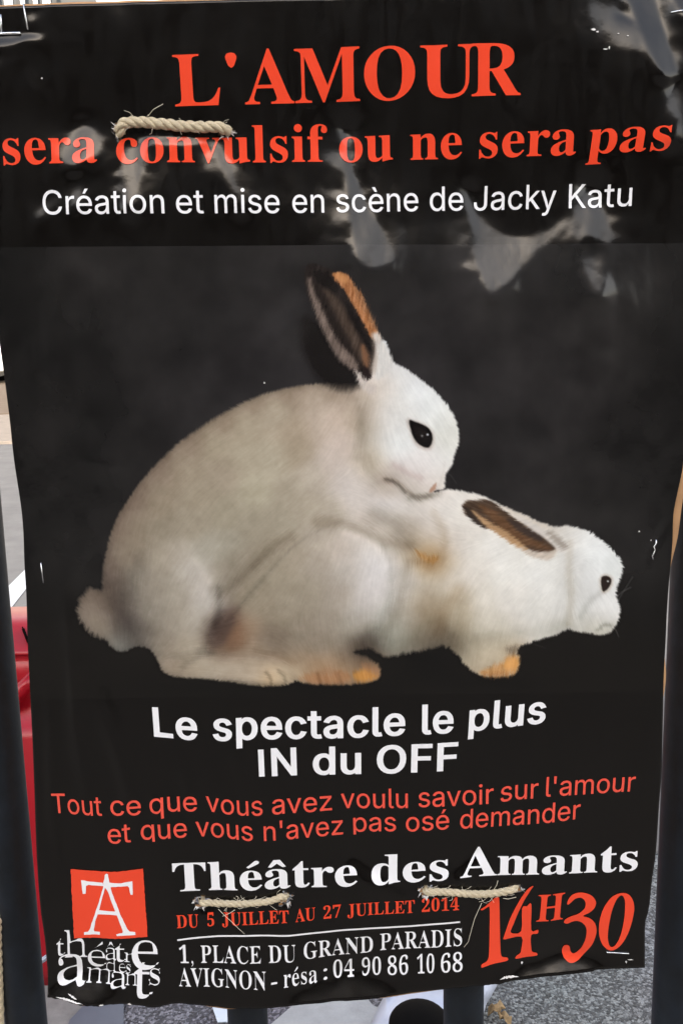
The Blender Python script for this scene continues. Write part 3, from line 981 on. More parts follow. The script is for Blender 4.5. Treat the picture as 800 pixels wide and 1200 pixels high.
# ------------------------------------------------------------------ lettering
# letter outlines, 1000 units per em: advance|x,y x,y ...;inner contour
SANS_RAW = {
    'C': '510|267,-7 205,1 150,25 104,63 70,115 48,179 40,254 48,329 70,393 104,445 150,484 205,508 267,516 340,504 373,490 402,471 427,447 448,418 463,385 473,348 408,348 389,395 357,428 315,449 267,456 223,450 184,432 150,403 125,364 109,314 103,254 109,194 125,145 151,105 184,76 223,59 267,53 315,60 357,81 389,114 408,160 473,160 463,124 448,91 428,62 402,38 373,19 341,5 305,-4',
    'r': '259|53,0 53,379 112,379 112,321 115,321 130,347 152,367 181,380 213,385 229,384 243,384 243,322 230,324 207,326 182,323 159,315 140,301 126,284 117,262 114,237 114,0',
    'é': '404|212,-8 161,-2 117,16 82,46 56,85 40,132 34,187 39,242 55,290 81,329 115,359 157,378 205,384 266,374 294,361 319,341 341,315 357,282 368,242 371,194 371,169 75,169 75,221 338,221 310,202 307,237 298,269 283,294 263,314 237,326 205,330 173,326 146,313 125,294 109,270 99,241 96,211 96,178 100,139 110,106 128,80 151,61 179,50 212,46 254,53 285,73 306,105 365,91 353,63 335,39 311,19 283,4 249,-5;177,429 225,529 293,529 227,429',
    'a': '389|160,-9 126,-5 94,5 68,22 48,45 35,73 30,108 34,138 43,161 58,179 78,193 125,211 178,220 234,227 265,235 273,243 276,255 276,257 267,297 240,322 196,331 149,322 118,301 100,274 41,291 57,322 79,346 104,364 133,375 194,384 239,379 286,360 306,343 322,320 333,290 337,251 337,0 277,0 277,52 272,52 252,25 215,1;170,45 202,49 228,59 248,74 263,93 272,115 276,138 276,190 259,182 231,176 200,171 175,168 134,159 103,139 95,124 92,105 102,72 130,52',
    't': '227|204,379 204,327 6,327 6,379;65,471 126,471 126,98 128,76 136,61 150,53 170,50 185,51 202,54 213,2 192,-3 168,-4 125,2 92,21 72,52 65,93',
    'i': '167|53,0 53,379 114,379 114,0;84,443 67,446 54,455 44,468 41,483 44,499 54,512 67,521 84,524 100,521 114,512 123,499 126,483 123,468 114,455 100,446',
    'o': '415|207,-8 159,-2 117,16 82,46 56,85 40,133 34,187 40,243 56,291 82,330 117,360 159,378 207,384 256,378 299,360 333,330 359,291 376,243 381,187 376,133 359,85 333,46 299,16 256,-2;207,46 242,51 270,66 292,89 307,117 316,151 319,187 316,224 307,258 292,287 270,310 242,325 207,330 173,325 145,310 124,287 108,258 99,224 96,187 99,151 108,117 124,89 145,66 173,51',
    'n': '410|114,227 114,0 53,0 53,379 112,379 112,287 102,287 124,332 152,362 187,379 227,384 264,380 295,369 321,349 341,321 353,285 357,240 357,0 296,0 296,235 290,275 273,304 246,323 210,329 184,326 161,317 141,303 126,283 117,257',
    'e': '404|212,-8 161,-2 117,16 82,46 56,85 40,132 34,187 39,242 55,290 81,329 115,359 157,378 205,384 266,374 294,361 319,341 341,315 357,282 368,242 371,194 371,169 75,169 75,221 338,221 310,202 307,237 298,269 283,294 263,314 237,326 205,330 173,326 146,313 125,294 109,270 99,241 96,211 96,178 100,139 110,106 128,80 151,61 179,50 212,46 254,53 285,73 306,105 365,91 353,63 335,39 311,19 283,4 249,-5',
    'm': '610|53,0 53,379 112,379 112,295 108,295 118,323 132,346 172,376 219,386 257,380 287,361 309,331 321,295 312,295 322,321 337,343 381,375 437,386 468,383 497,372 522,354 541,328 553,296 557,255 557,0 496,0 496,254 490,289 473,313 447,326 419,330 395,328 374,320 345,290 335,247 335,0 274,0 274,260 269,288 253,311 229,326 199,330 158,320 140,307 126,289 117,266 114,238 114,0',
    's': '365|182,-8 145,-5 112,3 84,18 62,38 45,63 36,94 94,107 105,79 124,60 150,49 181,45 217,50 244,62 262,81 268,103 265,121 254,136 237,147 212,155 149,170 104,186 72,208 53,237 47,274 51,305 65,332 87,354 115,370 149,381 187,384 223,381 254,372 279,358 299,339 324,290 268,277 258,298 243,316 219,328 187,333 156,329 131,317 114,299 109,277 112,258 124,243 172,223 229,209 275,194 306,171 325,142 331,107 326,75 312,47 290,24 260,6 223,-5',
    'è': '404|212,-8 161,-2 117,16 82,46 56,85 40,132 34,187 39,242 55,290 81,329 115,359 157,378 205,384 266,374 294,361 319,341 341,315 357,282 368,242 371,194 371,169 75,169 75,221 338,221 310,202 307,237 298,269 283,294 263,314 237,326 205,330 173,326 146,313 125,294 109,270 99,241 96,211 96,178 100,139 110,106 128,80 151,61 179,50 212,46 254,53 285,73 306,105 365,91 353,63 335,39 311,19 283,4 249,-5;180,429 114,529 182,529 230,429',
    'c': '396|207,-8 159,-2 117,16 82,46 56,85 40,133 34,187 40,243 56,291 82,330 117,360 159,378 207,384 260,377 305,356 340,322 362,277 303,262 290,289 270,311 242,325 207,330 173,325 145,310 124,287 108,258 99,224 96,187 99,151 108,117 124,89 145,66 173,51 207,46 243,52 271,66 292,89 304,117 363,102 341,56 306,21 261,-1',
    'd': '424|195,-8 151,-2 111,16 79,45 55,84 39,133 34,189 39,245 55,293 79,332 112,361 151,378 196,384 228,381 253,373 287,346 306,319 311,319 311,509 372,509 372,0 313,0 313,59 307,59 287,31 252,4 227,-5;205,47 236,51 263,65 284,86 299,115 309,150 312,189 309,229 300,263 284,291 263,312 237,325 205,330 172,325 145,311 124,290 108,261 99,227 96,189 99,151 109,117 124,88 145,66 172,51',
    'J': '396|185,-7 143,-2 106,11 75,33 52,63 38,100 33,145 33,173 98,173 98,145 104,104 122,74 149,56 185,50 220,56 248,74 266,104 272,145 272,509 336,509 336,145 332,100 318,63 294,33 263,11 227,-2',
    'k': '381|110,137 110,212 121,212 284,379 360,379 184,199 177,199;53,0 53,509 114,509 114,0;294,0 148,186 191,229 372,0',
    'y': '389|47,-139 61,-86 71,-87 104,-89 130,-74 151,-36 163,-1 17,379 84,379 165,155 187,87 206,21 184,21 202,87 224,155 305,379 371,379 204,-58 177,-107 139,-136 91,-145 65,-143',
    'K': '467|104,145 104,216 139,261 174,303 212,344 364,509 448,509 231,276 228,276;60,0 60,509 125,509 125,334 124,225 125,193 125,0;372,0 188,259 228,309 449,0',
    'u': '410|182,-5 146,-1 115,11 89,31 69,59 57,95 53,139 53,379 114,379 114,144 119,105 137,75 164,56 200,50 226,53 249,62 268,77 283,97 293,122 296,153 296,379 357,379 357,0 298,0 298,92 307,92 286,47 257,17 222,0',
    'T': '449|32,452 32,509 417,509 417,452 257,452 257,0 193,0 193,452',
    'q': '424|372,-143 311,-143 311,59 306,59 287,31 252,4 227,-5 195,-8 151,-2 111,16 79,45 55,84 39,133 34,189 39,245 55,293 79,332 112,361 151,378 196,384 228,381 253,373 287,346 307,319 313,319 313,379 372,379;205,47 236,51 263,65 284,86 299,115 309,150 312,189 309,229 300,263 284,291 263,312 237,325 205,330 172,325 145,311 124,290 108,261 99,227 96,189 99,151 109,117 124,88 145,66 172,51',
    'v': '389|163,0 17,379 84,379 165,155 187,87 206,21 184,21 203,87 224,155 305,379 371,379 226,0',
    'z': '380|42,0 42,46 254,320 254,323 48,323 48,379 333,379 333,331 126,60 126,56 339,56 339,0',
    'l': '189|139,-2 101,3 74,20 58,47 53,84 53,509 114,509 114,99 120,62 130,54 146,52 160,53 170,54 181,3 162,-1',
    "'": '206|78,318 70,509 136,509 128,318',
    'p': '424|53,-143 53,379 112,379 112,319 118,319 137,346 171,373 197,381 229,384 274,378 313,361 345,332 370,293 385,245 390,189 385,133 370,84 346,45 313,16 274,-2 229,-8 198,-5 173,4 138,31 118,59 114,59 114,-143;220,47 253,51 279,66 301,88 316,117 325,151 328,189 325,227 316,261 301,290 280,311 253,325 220,330 188,325 161,312 140,291 125,263 116,229 113,189 116,150 125,115 140,86 162,65 188,51',
    'L': '393|60,0 60,509 125,509 125,57 361,57 361,0',
    'I': '300|31,0 31,57 118,57 118,452 31,452 31,509 269,509 269,452 183,452 183,57 269,57 269,0',
    'N': '523|60,0 60,509 136,509 343,183 363,151 388,107 414,55 405,54 401,108 399,157 399,195 399,509 463,509 463,0 387,0 202,290 177,331 148,381 108,452 119,454 122,384 124,328 125,291 125,0',
    'O': '533|267,-7 205,1 150,25 105,63 70,115 48,179 40,254 48,329 70,393 105,445 150,484 205,508 267,516 329,508 384,484 429,445 464,393 486,329 493,254 486,179 464,115 429,63 384,25 329,1;267,53 310,59 349,76 383,105 408,144 425,194 430,254 425,314 408,365 383,404 349,433 310,450 267,456 223,450 184,433 151,404 125,364 109,314 103,254 109,194 125,144 151,105 184,76 223,59',
    'F': '410|60,0 60,509 369,509 369,452 125,452 125,278 346,278 346,221 125,221 125,0',
}
SERIF_RAW = {
    'L': '426|15,0 15,17 45,22 62,32 72,50 75,81 75,379 71,407 62,425 44,434 16,439 16,455 250,455 250,439 208,434 196,427 188,416 182,379 182,83 185,47 200,31 234,28 278,31 315,40 345,56 370,80 391,112 409,154 427,154 402,0',
    'A': '437|-9,0 -9,18 9,21 24,30 49,75 206,466 224,465 384,87 411,34 425,22 443,18 443,0 229,0 229,18 259,21 277,30 283,46 273,81 253,132 103,132 79,71 76,59 75,48 80,32 96,21 124,18 128,18 128,0;113,161 242,161 177,319',
    'M': '634|14,0 14,17 43,22 61,32 72,50 75,79 75,382 71,416 53,432 15,439 15,455 185,455 317,142 449,455 617,455 617,439 590,433 573,423 563,405 560,378 560,85 565,43 582,23 617,17 617,0 396,0 396,17 433,25 450,44 455,83 455,399 288,0 270,0 105,389 105,80 109,48 120,30 139,20 169,17 169,0',
    'O': '525|261,-11 213,-6 169,7 129,29 94,58 66,93 45,134 32,179 28,228 32,276 45,321 66,362 95,397 130,426 170,448 216,462 265,466 313,462 357,448 397,427 431,399 459,364 481,323 494,277 498,228 494,179 481,134 459,93 430,58 395,29 355,7 310,-6;265,12 306,21 338,47 361,90 375,150 379,228 376,293 365,346 348,389 324,419 294,437 260,443 219,435 186,409 163,366 150,305 145,228 149,163 159,109 177,67 201,37 230,18',
    'U': '492|248,-13 192,-8 147,6 114,29 91,61 78,103 73,155 73,379 70,406 61,424 43,434 15,439 15,455 240,455 240,439 202,432 185,415 181,379 181,140 186,88 203,51 221,35 245,25 275,22 317,28 350,44 373,71 388,110 392,159 392,378 389,406 379,423 360,433 328,439 328,455 474,455 474,439 448,432 433,421 425,404 422,378 422,181 418,118 403,69 380,32 346,7 302,-8',
    'R': '473|15,0 15,17 45,22 62,32 72,50 75,81 75,379 71,406 62,424 44,434 16,439 16,455 217,455 278,452 329,442 367,426 395,403 412,372 417,334 413,303 401,277 380,255 352,237 315,224 432,50 452,26 478,17 480,17 480,0 338,0 201,212 182,212 182,81 185,50 194,32 212,22 242,17 242,0;182,234 203,234 249,240 280,258 298,290 304,336 300,370 291,397 275,416 253,427 224,431 202,429 190,422 182,385',
    's': '288|151,-10 122,-6 87,6 73,9 60,4 51,-9 36,-9 36,105 53,105 66,68 87,39 112,21 140,15 162,18 179,27 189,40 192,58 183,84 156,105 107,130 76,148 54,169 41,193 37,220 44,259 65,291 98,312 141,319 166,316 199,308 206,306 213,305 223,308 230,319 244,319 244,222 228,222 215,254 196,277 174,291 149,296 130,294 116,286 108,274 105,259 115,232 146,212 191,189 221,172 241,151 253,127 257,95 250,51 228,18 194,-3',
    'e': '301|154,-10 117,-5 85,10 58,35 37,69 24,109 19,157 24,201 38,240 59,273 87,298 120,313 157,318 193,314 224,301 249,280 268,251 279,216 283,173 283,166 117,166 121,121 131,87 147,62 170,47 199,42 225,47 248,62 270,86 285,73 248,27 205,-1;116,192 201,192 201,215 193,277 181,292 161,297 136,286 121,255 116,203',
    'r': '287|18,0 18,16 45,26 52,56 52,252 46,285 20,293 21,310 146,310 146,252 165,280 187,301 210,314 233,318 258,315 275,304 286,287 289,266 287,248 278,234 265,225 248,222 222,231 207,250 189,260 175,255 162,241 152,220 149,192 149,56 152,37 159,25 197,16 197,0',
    'a': '344|255,-10 226,-5 208,10 200,35 168,11 133,-4 95,-9 64,-4 40,11 25,34 20,63 25,91 39,115 63,136 119,164 199,190 199,241 196,266 187,282 171,292 148,296 123,293 109,286 104,274 113,257 123,231 120,215 110,202 95,194 77,191 59,194 45,203 36,218 33,236 37,259 49,278 69,295 95,308 126,316 162,318 223,312 263,292 280,271 290,244 293,210 293,62 295,40 304,34 320,42 329,28 306,7 281,-6;151,34 174,41 199,63 199,169 170,160 147,147 131,130 121,109 118,84 122,56 133,39',
    'c': '293|156,-10 119,-5 87,11 59,35 38,68 24,106 19,150 25,196 40,237 64,271 96,297 133,313 175,319 218,314 250,298 271,275 277,245 275,228 266,215 253,207 236,204 214,209 201,225 196,251 197,261 197,271 194,286 185,294 169,297 149,292 133,279 121,257 114,227 112,187 118,123 137,76 156,55 178,42 204,38 239,47 271,72 285,60 248,21 205,-2',
    'o': '336|169,-10 127,-5 90,11 60,37 38,70 24,110 19,154 24,199 38,239 60,272 90,297 127,313 168,318 209,313 245,298 275,273 298,240 312,200 317,154 312,108 298,69 275,36 245,11 210,-5;169,11 193,18 209,39 217,81 220,154 217,227 208,271 192,292 169,299 144,292 128,271 120,227 117,154 120,82 128,39 144,18',
    'n': '381|18,0 18,16 45,26 52,56 52,253 46,284 36,291 19,294 19,310 148,310 148,267 175,296 207,313 243,318 275,314 299,301 316,280 327,250 330,212 330,56 337,26 347,19 363,16 363,0 202,0 202,16 207,16 223,21 232,34 235,56 235,217 229,258 219,268 203,271 173,262 148,235 148,56 154,26 164,19 180,16 180,0',
    'v': '306|142,-10 38,248 22,281 12,290 -3,293 -3,310 164,310 164,294 156,294 136,290 129,276 130,268 185,122 236,253 241,272 237,284 224,292 203,294 203,310 305,310 305,295 289,289 278,279 260,243 160,-10',
    'u': '375|131,-10 91,-3 65,17 51,51 46,97 46,248 39,282 29,291 11,294 11,310 142,310 142,74 151,46 162,38 177,36 205,43 228,66 228,248 221,283 209,291 189,294 189,310 324,310 324,70 331,39 360,30 360,13 300,7 228,-10 228,40 209,19 186,3 160,-7',
    'l': '199|18,0 18,16 45,26 52,56 52,398 47,429 38,436 20,439 20,455 148,455 148,56 154,26 180,16 180,0',
    'i': '198|101,362 81,366 65,376 54,393 50,412 54,432 65,449 81,460 101,463 120,460 137,449 147,432 151,412 147,393 136,376 120,366;18,0 18,16 45,26 52,56 52,252 47,285 20,293 21,310 148,310 148,56 154,26 180,16 180,0',
    'f': '214|15,0 15,16 40,22 50,35 52,73 52,277 16,277 16,310 52,310 52,353 56,386 67,413 85,436 123,457 174,465 212,460 240,446 257,425 263,400 260,381 252,367 239,358 224,355 195,365 187,376 185,391 193,420 196,426 197,433 193,441 180,443 163,440 153,430 148,390 148,310 203,310 203,277 148,277 148,65 150,40 158,26 173,18 199,16 199,0',
    't': '228|124,-9 89,-4 66,10 53,36 48,71 48,279 20,279 20,300 88,369 129,424 144,424 144,310 208,310 208,279 144,279 144,82 149,51 157,43 168,40 189,49 206,75 222,66 198,24 165,-1',
    'p': '371|17,-139 17,-124 40,-117 50,-101 52,-64 52,243 46,283 19,295 19,310 143,310 143,263 166,294 195,313 230,319 264,314 293,298 317,274 335,241 346,203 350,160 346,113 334,72 316,38 291,12 261,-5 227,-10 196,-5 170,9 148,32 148,-58 152,-99 167,-118 197,-123 197,-139;195,28 222,36 239,59 249,99 253,154 250,208 241,248 232,265 218,275 199,278 179,273 162,259 148,235 148,69 160,46 176,33',
    'T': '423|92,0 92,17 123,21 142,31 152,50 156,81 156,433 149,433 102,426 65,403 41,367 29,318 11,318 11,455 410,455 410,317 394,317 385,359 368,391 343,415 310,429 269,433 263,433 263,81 267,49 276,30 296,21 328,17 328,0',
    'h': '381|18,0 18,16 45,26 52,56 52,399 46,429 36,437 19,440 19,455 148,455 148,267 175,295 207,313 243,318 275,314 299,301 316,280 327,250 330,212 330,56 337,26 347,19 363,16 363,0 202,0 202,16 207,16 223,21 232,34 235,56 235,217 229,258 219,268 203,271 173,262 148,235 148,56 154,26 164,19 180,16 180,0',
    'd': '370|140,-10 107,-5 78,10 53,35 35,66 23,104 19,147 24,196 36,237 55,272 81,297 112,313 146,318 175,314 201,301 223,280 223,401 220,419 212,430 176,439 176,455 319,455 319,75 325,41 335,32 353,28 353,11 294,6 223,-10 223,39 201,12 173,-5;171,28 187,31 202,41 215,56 223,76 223,242 217,257 206,270 174,281 155,277 141,267 130,250 121,210 118,153 120,98 130,58 146,36',
    'm': '554|18,0 18,16 45,26 52,56 52,253 46,284 36,291 19,294 19,310 146,310 146,265 173,294 204,312 237,318 277,312 305,293 320,261 348,293 381,312 418,318 449,314 473,301 490,280 500,250 504,212 504,56 510,26 520,19 536,16 536,0 377,0 377,16 393,19 403,26 410,56 410,217 404,258 394,268 377,271 349,263 324,237 324,56 331,26 340,19 356,16 356,0 199,0 199,16 215,19 225,26 232,56 232,217 226,258 216,268 199,271 170,262 146,235 146,56 152,27 162,19 177,16 177,0',
    'D': '496|20,0 20,17 47,21 63,30 71,46 74,75 74,374 71,407 61,426 43,435 15,439 15,455 222,455 296,449 357,429 405,396 440,351 461,295 468,228 463,167 449,116 424,74 390,42 346,19 292,5 228,0;222,24 262,30 295,47 319,75 337,115 347,166 351,229 345,303 330,360 305,401 269,425 223,433 202,431 190,423 182,385 182,72 190,34 202,27',
    'J': '330|109,-65 78,-62 51,-54 29,-40 11,-22 0,-1 -3,23 0,44 11,61 26,71 44,75 64,71 79,62 89,47 93,28 85,-1 77,-19 84,-35 105,-40 126,-36 139,-25 148,21 148,367 142,409 135,422 122,430 79,439 79,455 314,455 314,439 277,431 266,423 260,411 255,367 255,89 249,33 232,-10 202,-41 162,-59',
    'I': '261|13,0 13,17 42,23 61,32 72,49 75,75 75,387 72,412 63,427 45,435 13,439 13,455 244,455 244,439 214,435 196,427 186,412 183,387 183,77 187,44 206,26 246,17 246,0',
    'E': '442|14,0 14,17 44,20 62,30 72,48 75,78 75,369 72,405 62,425 44,435 16,439 16,455 399,455 399,320 383,320 375,357 361,386 340,406 295,424 232,430 200,428 186,417 183,388 183,246 193,246 232,252 259,269 277,300 288,345 304,345 304,118 287,118 273,181 259,201 241,213 185,222 183,222 183,67 185,47 192,35 230,28 276,30 313,39 345,53 371,75 393,105 411,143 430,143 402,0',
    '0': '375|188,-7 150,-3 118,7 91,24 60,61 39,111 27,171 23,241 27,311 39,371 60,420 91,456 118,473 150,483 189,486 242,479 283,456 314,419 336,370 348,310 353,240 348,171 336,110 314,61 283,24 256,7 225,-3;188,37 210,43 227,61 237,91 246,155 248,240 246,326 237,390 227,419 211,437 189,443 166,437 150,419 139,390 130,326 127,240 130,155 139,91 150,61 166,43',
    '1': '375|65,0 65,36 120,36 135,38 146,45 154,79 154,416 108,365 87,351 67,346 52,349 40,359 31,375 28,396 74,412 132,447 179,482 254,482 254,79 261,47 271,38 288,36 343,36 343,0',
    '2': '375|24,0 24,69 123,171 187,245 218,307 226,371 223,405 212,427 196,441 174,445 145,438 126,416 116,380 112,329 77,333 50,344 32,365 26,396 30,419 43,441 63,459 92,474 129,483 174,486 220,483 258,473 288,456 310,434 323,407 328,375 319,329 291,281 238,220 154,138 87,74 244,74 263,77 279,86 292,101 300,120 305,141 345,141 341,0',
    '3': '375|163,-7 117,-4 81,5 53,18 34,35 23,54 19,74 23,96 36,113 54,123 76,126 82,89 99,62 125,46 158,40 199,49 216,61 230,79 238,105 241,139 234,174 214,202 181,221 137,227 95,227 95,269 140,269 178,275 204,296 220,327 225,367 221,400 211,424 193,440 169,445 148,441 133,430 116,391 111,341 75,345 47,356 30,374 24,401 28,423 41,444 62,461 108,480 173,486 237,479 286,458 309,436 323,409 328,377 320,335 298,301 265,275 225,256 279,238 305,222 326,201 340,174 345,138 341,101 329,70 312,44 288,25 230,1',
    '4': '375|121,0 121,36 140,36 179,44 191,58 195,84 195,125 9,125 9,166 199,480 293,480 293,169 363,169 363,125 293,125 293,84 297,58 309,44 348,36 357,36 357,0;56,169 195,169 195,287 196,351 199,416 189,394 174,366 158,338 146,319',
    '5': '375|165,-7 119,-4 84,5 58,18 40,35 30,54 27,75 31,95 42,109 59,118 81,121 88,83 111,52 130,43 154,40 195,50 212,63 226,83 234,111 237,148 231,192 213,223 184,241 146,247 103,243 71,235 40,247 62,480 316,480 319,357 281,357 275,380 267,399 244,406 105,406 94,281 126,288 168,291 216,287 258,276 293,256 319,228 335,192 340,148 336,108 324,75 306,48 282,27 226,1',
    '6': '375|197,-7 150,-1 109,18 76,49 51,93 35,151 30,222 33,275 42,325 57,370 77,409 104,441 137,466 176,481 222,486 261,484 291,476 313,464 329,449 338,431 340,412 336,393 322,376 298,364 260,360 256,400 243,434 232,443 216,447 191,441 170,426 152,401 134,345 125,269 161,286 218,294 256,290 288,278 315,258 336,230 348,196 352,155 348,110 334,71 313,38 282,13 244,-2;199,38 222,44 239,64 251,98 255,148 250,196 238,228 219,247 193,253 154,243 125,221 131,138 147,81 162,57 179,42',
    '7': '375|111,0 289,406 113,406 93,403 80,391 74,372 70,338 30,338 33,480 353,480 353,447 168,0',
    '8': '375|183,-7 132,-2 91,11 60,31 38,57 25,88 20,122 27,162 47,193 79,219 119,242 83,267 57,296 41,327 36,364 39,395 50,423 70,449 99,469 140,482 191,486 235,483 271,471 299,453 318,429 330,401 334,369 328,333 310,305 244,260 296,230 330,199 349,166 355,127 350,88 335,55 310,29 276,9 234,-3;203,283 224,298 239,317 247,340 250,370 243,407 222,436 206,444 187,447 163,442 145,426 134,402 130,372 135,341 149,318;187,32 218,37 241,55 257,82 262,116 256,146 239,170 208,192 164,216 126,178 115,152 111,120 116,84 132,56 156,38',
    '9': '375|152,-7 116,-4 88,4 67,17 53,33 42,69 50,94 75,107 87,80 103,56 126,41 156,36 188,43 213,67 232,106 244,160 251,230 212,198 186,188 155,185 119,189 87,201 60,220 40,248 28,282 24,324 28,369 42,409 64,441 95,466 133,481 177,486 223,480 264,463 298,433 323,390 340,332 345,261 334,157 321,111 301,72 274,39 241,14 200,-2;184,233 206,236 224,245 251,278 245,352 231,403 217,424 201,437 181,441 156,434 137,413 125,377 121,328 123,294 131,267 144,248 161,237',
    'P': '418|15,0 15,17 45,22 62,32 72,50 75,81 75,379 71,406 62,424 44,434 16,439 16,455 214,455 287,452 336,440 366,422 390,398 404,367 409,332 404,296 390,266 367,240 334,221 292,209 242,206 182,206 182,81 185,50 194,32 212,22 242,17 242,0;182,230 201,230 244,235 272,253 287,283 292,329 288,375 275,406 252,425 216,431 189,424 182,398',
    'C': '468|257,-11 193,-3 137,20 91,56 56,104 34,162 26,228 34,294 56,351 92,399 139,435 195,458 259,465 309,459 367,440 388,435 408,443 419,465 437,465 437,308 420,308 392,364 356,407 328,427 298,439 265,443 222,435 187,409 163,365 149,304 144,226 149,153 165,97 192,56 230,32 278,24 318,29 358,45 395,71 428,106 447,89 418,53 384,25 345,5 303,-7',
    'G': '508|268,-10 200,-3 141,19 93,55 57,103 35,161 28,229 35,295 57,352 93,399 139,435 195,458 257,465 311,459 369,441 388,436 406,443 419,465 437,465 437,308 420,308 403,346 382,379 357,406 329,426 299,439 267,443 224,435 189,409 165,366 151,305 146,228 150,163 161,110 180,67 206,37 238,19 275,13 308,16 328,27 339,45 343,71 343,128 339,154 329,170 309,179 275,182 275,198 500,198 500,182 473,179 457,171 449,155 446,128 446,29 387,7 328,-6',
    'N': '494|403,-11 107,350 107,79 110,49 119,31 136,21 167,17 167,0 18,0 18,17 54,23 71,41 76,79 76,388 36,433 18,439 18,455 156,455 391,169 391,377 386,414 369,431 331,439 331,455 480,455 480,439 450,434 433,425 425,407 422,377 422,-11',
    'V': '428|212,-13 44,381 22,420 8,432 -14,439 -14,455 211,455 211,439 166,432 156,423 152,410 161,378 259,143 348,377 355,409 351,423 342,432 299,439 299,455 442,455 442,439 423,436 408,427 382,383 230,-13',
    'S': '390|43,-11 43,158 62,158 83,94 111,50 136,30 164,19 197,15 231,20 257,36 273,60 279,89 273,117 255,140 225,160 163,191 112,221 77,253 56,289 50,332 54,370 67,403 88,429 115,449 148,462 185,466 229,461 282,448 291,446 300,445 313,450 320,466 339,466 339,319 322,319 310,354 293,385 272,410 248,429 222,441 194,445 163,440 140,426 125,406 120,380 124,356 137,336 189,303 253,273 317,233 337,211 350,188 359,133 354,93 339,58 314,29 281,8 240,-6 192,-10 158,-8 126,1 98,9 85,12 69,7 61,-11',
    'H': '523|15,0 15,17 45,22 62,32 72,50 75,81 75,379 71,406 62,424 44,434 16,439 16,455 242,455 242,439 204,432 187,415 182,379 182,251 342,251 342,379 337,415 320,432 282,439 282,455 507,455 507,439 478,434 461,424 452,407 449,379 449,81 452,52 461,33 478,22 507,17 507,0 282,0 282,17 311,21 329,31 339,49 342,81 342,221 182,221 182,81 185,50 194,32 212,22 242,17 242,0',
}
def parse(d):
    out = {}
    for c, s in d.items():
        a, p = s.split('|')
        out[c] = (int(a), [np.array([[int(v) for v in q.split(',')] for q in c_.split()], float) for c_ in p.split(';')])
    return out
SANS, SERIF = parse(SANS_RAW), parse(SERIF_RAW)
SANS['I'] = (184, [np.array([[61, 0], [61, 488], [123, 488], [123, 0]], float)])
# punctuation and accents of the serif face, drawn here
SERIF["'"] = (190, [np.array([[95, 330], [70, 350], [48, 415], [48, 440], [62, 462], [95, 470], [128, 462], [142, 440], [142, 415], [120, 350]], float) + [0, -8]])
SERIF[','] = (170, [np.array([[40, -95], [90, -62], [112, -20], [108, 30], [80, 60], [45, 52], [30, 25], [42, -4], [74, -12], [66, -46], [34, -76]], float)])
SERIF[':'] = (190, [np.array([[60 + 38 * math.cos(a), y + 38 * math.sin(a)] for a in np.linspace(0, 2 * math.pi, 14)[:-1]]) for y in (36, 250)])
SERIF['-'] = (230, [np.array([[25, 118], [205, 118], [205, 170], [25, 170]], float)])
ACUTE = np.array([[-45, 365], [-20, 352], [100, 425], [108, 452], [88, 474], [58, 470]], float)[::-1]
CIRC = np.array([[-105, 352], [-70, 345], [0, 405], [70, 345], [105, 352], [38, 465], [-38, 465]], float)[::-1]
for ch, bs, ac in (('é', 'e', ACUTE), ('â', 'a', CIRC)):
    a, c = SERIF[bs]
    mid = (min(q[:, 0].min() for q in c) + max(q[:, 0].max() for q in c)) / 2
    SERIF[ch] = (a, c + [ac + [mid, 0]])

def embolden(contours, ex, ey):
    big = max(contours, key=lambda p: np.ptp(p[:, 0]) * np.ptp(p[:, 1]))
    ar = 0.5 * np.sum(big[:, 0] * np.roll(big[:, 1], -1) - np.roll(big[:, 0], -1) * big[:, 1])
    sg = 1 if ar > 0 else -1
    out = []
    for p in contours:
        d = np.roll(p, -1, 0) - p
        d = d / (np.linalg.norm(d, axis=1, keepdims=True) + 1e-9)
        n1 = np.stack([d[:, 1], -d[:, 0]], 1) * sg
        n0 = np.roll(n1, 1, 0)
        m = n0 + n1
        m = m / np.maximum((m * n1).sum(1, keepdims=True), 0.45)
        out.append(p + m * [ex, ey])
    return out

VPX, VPY = 538.0, 6640.0            # where the photograph's uprights meet
def word(text, font, x0, x1, base_fn, sy, shear=0.0, ex=0, ey=0, space=0):
    """contours of a word in photo pixels; sy = pixels per 1000 font units"""
    cs = []
    x = 0
    for ch in text:
        adv, c = font[ch]
        if ex or ey: c = embolden(c, ex, ey)
        cs += [q + [x, 0] for q in c]
        x += adv + space
    lo, hi = min(q[:, 0].min() for q in cs), max(q[:, 0].max() for q in cs)
    out = []
    for q in cs:
        px = x0 + (q[:, 0] - lo) / (hi - lo) * (x1 - x0)
        by = base_fn(px)
        up = q[:, 1] / 1000 * sy
        out.append(np.stack([px + up * ((px - VPX) / (VPY - by) + shear), by - up], 1))
    return out

def densify(c, step=5.0):
    o = []
    for i in range(len(c)):
        a, b = c[i], c[(i + 1) % len(c)]
        n = max(1, int(np.hypot(*(b - a)) / step))
        for k in range(n):
            o.append(a + (b - a) * k / n)
    return np.array(o)

def winding(X, Y, contours):
    w = np.zeros(len(X), int)
    for c in contours:
        for i in range(len(c)):
            (ax, ay), (bx, by) = c[i], c[(i + 1) % len(c)]
            if ay == by: continue
            side = (bx - ax) * (Y - ay) - (X - ax) * (by - ay)
            w += ((ay <= Y) & (by > Y) & (side > 0)).astype(int) - ((ay > Y) & (by <= Y) & (side < 0)).astype(int)
    return w

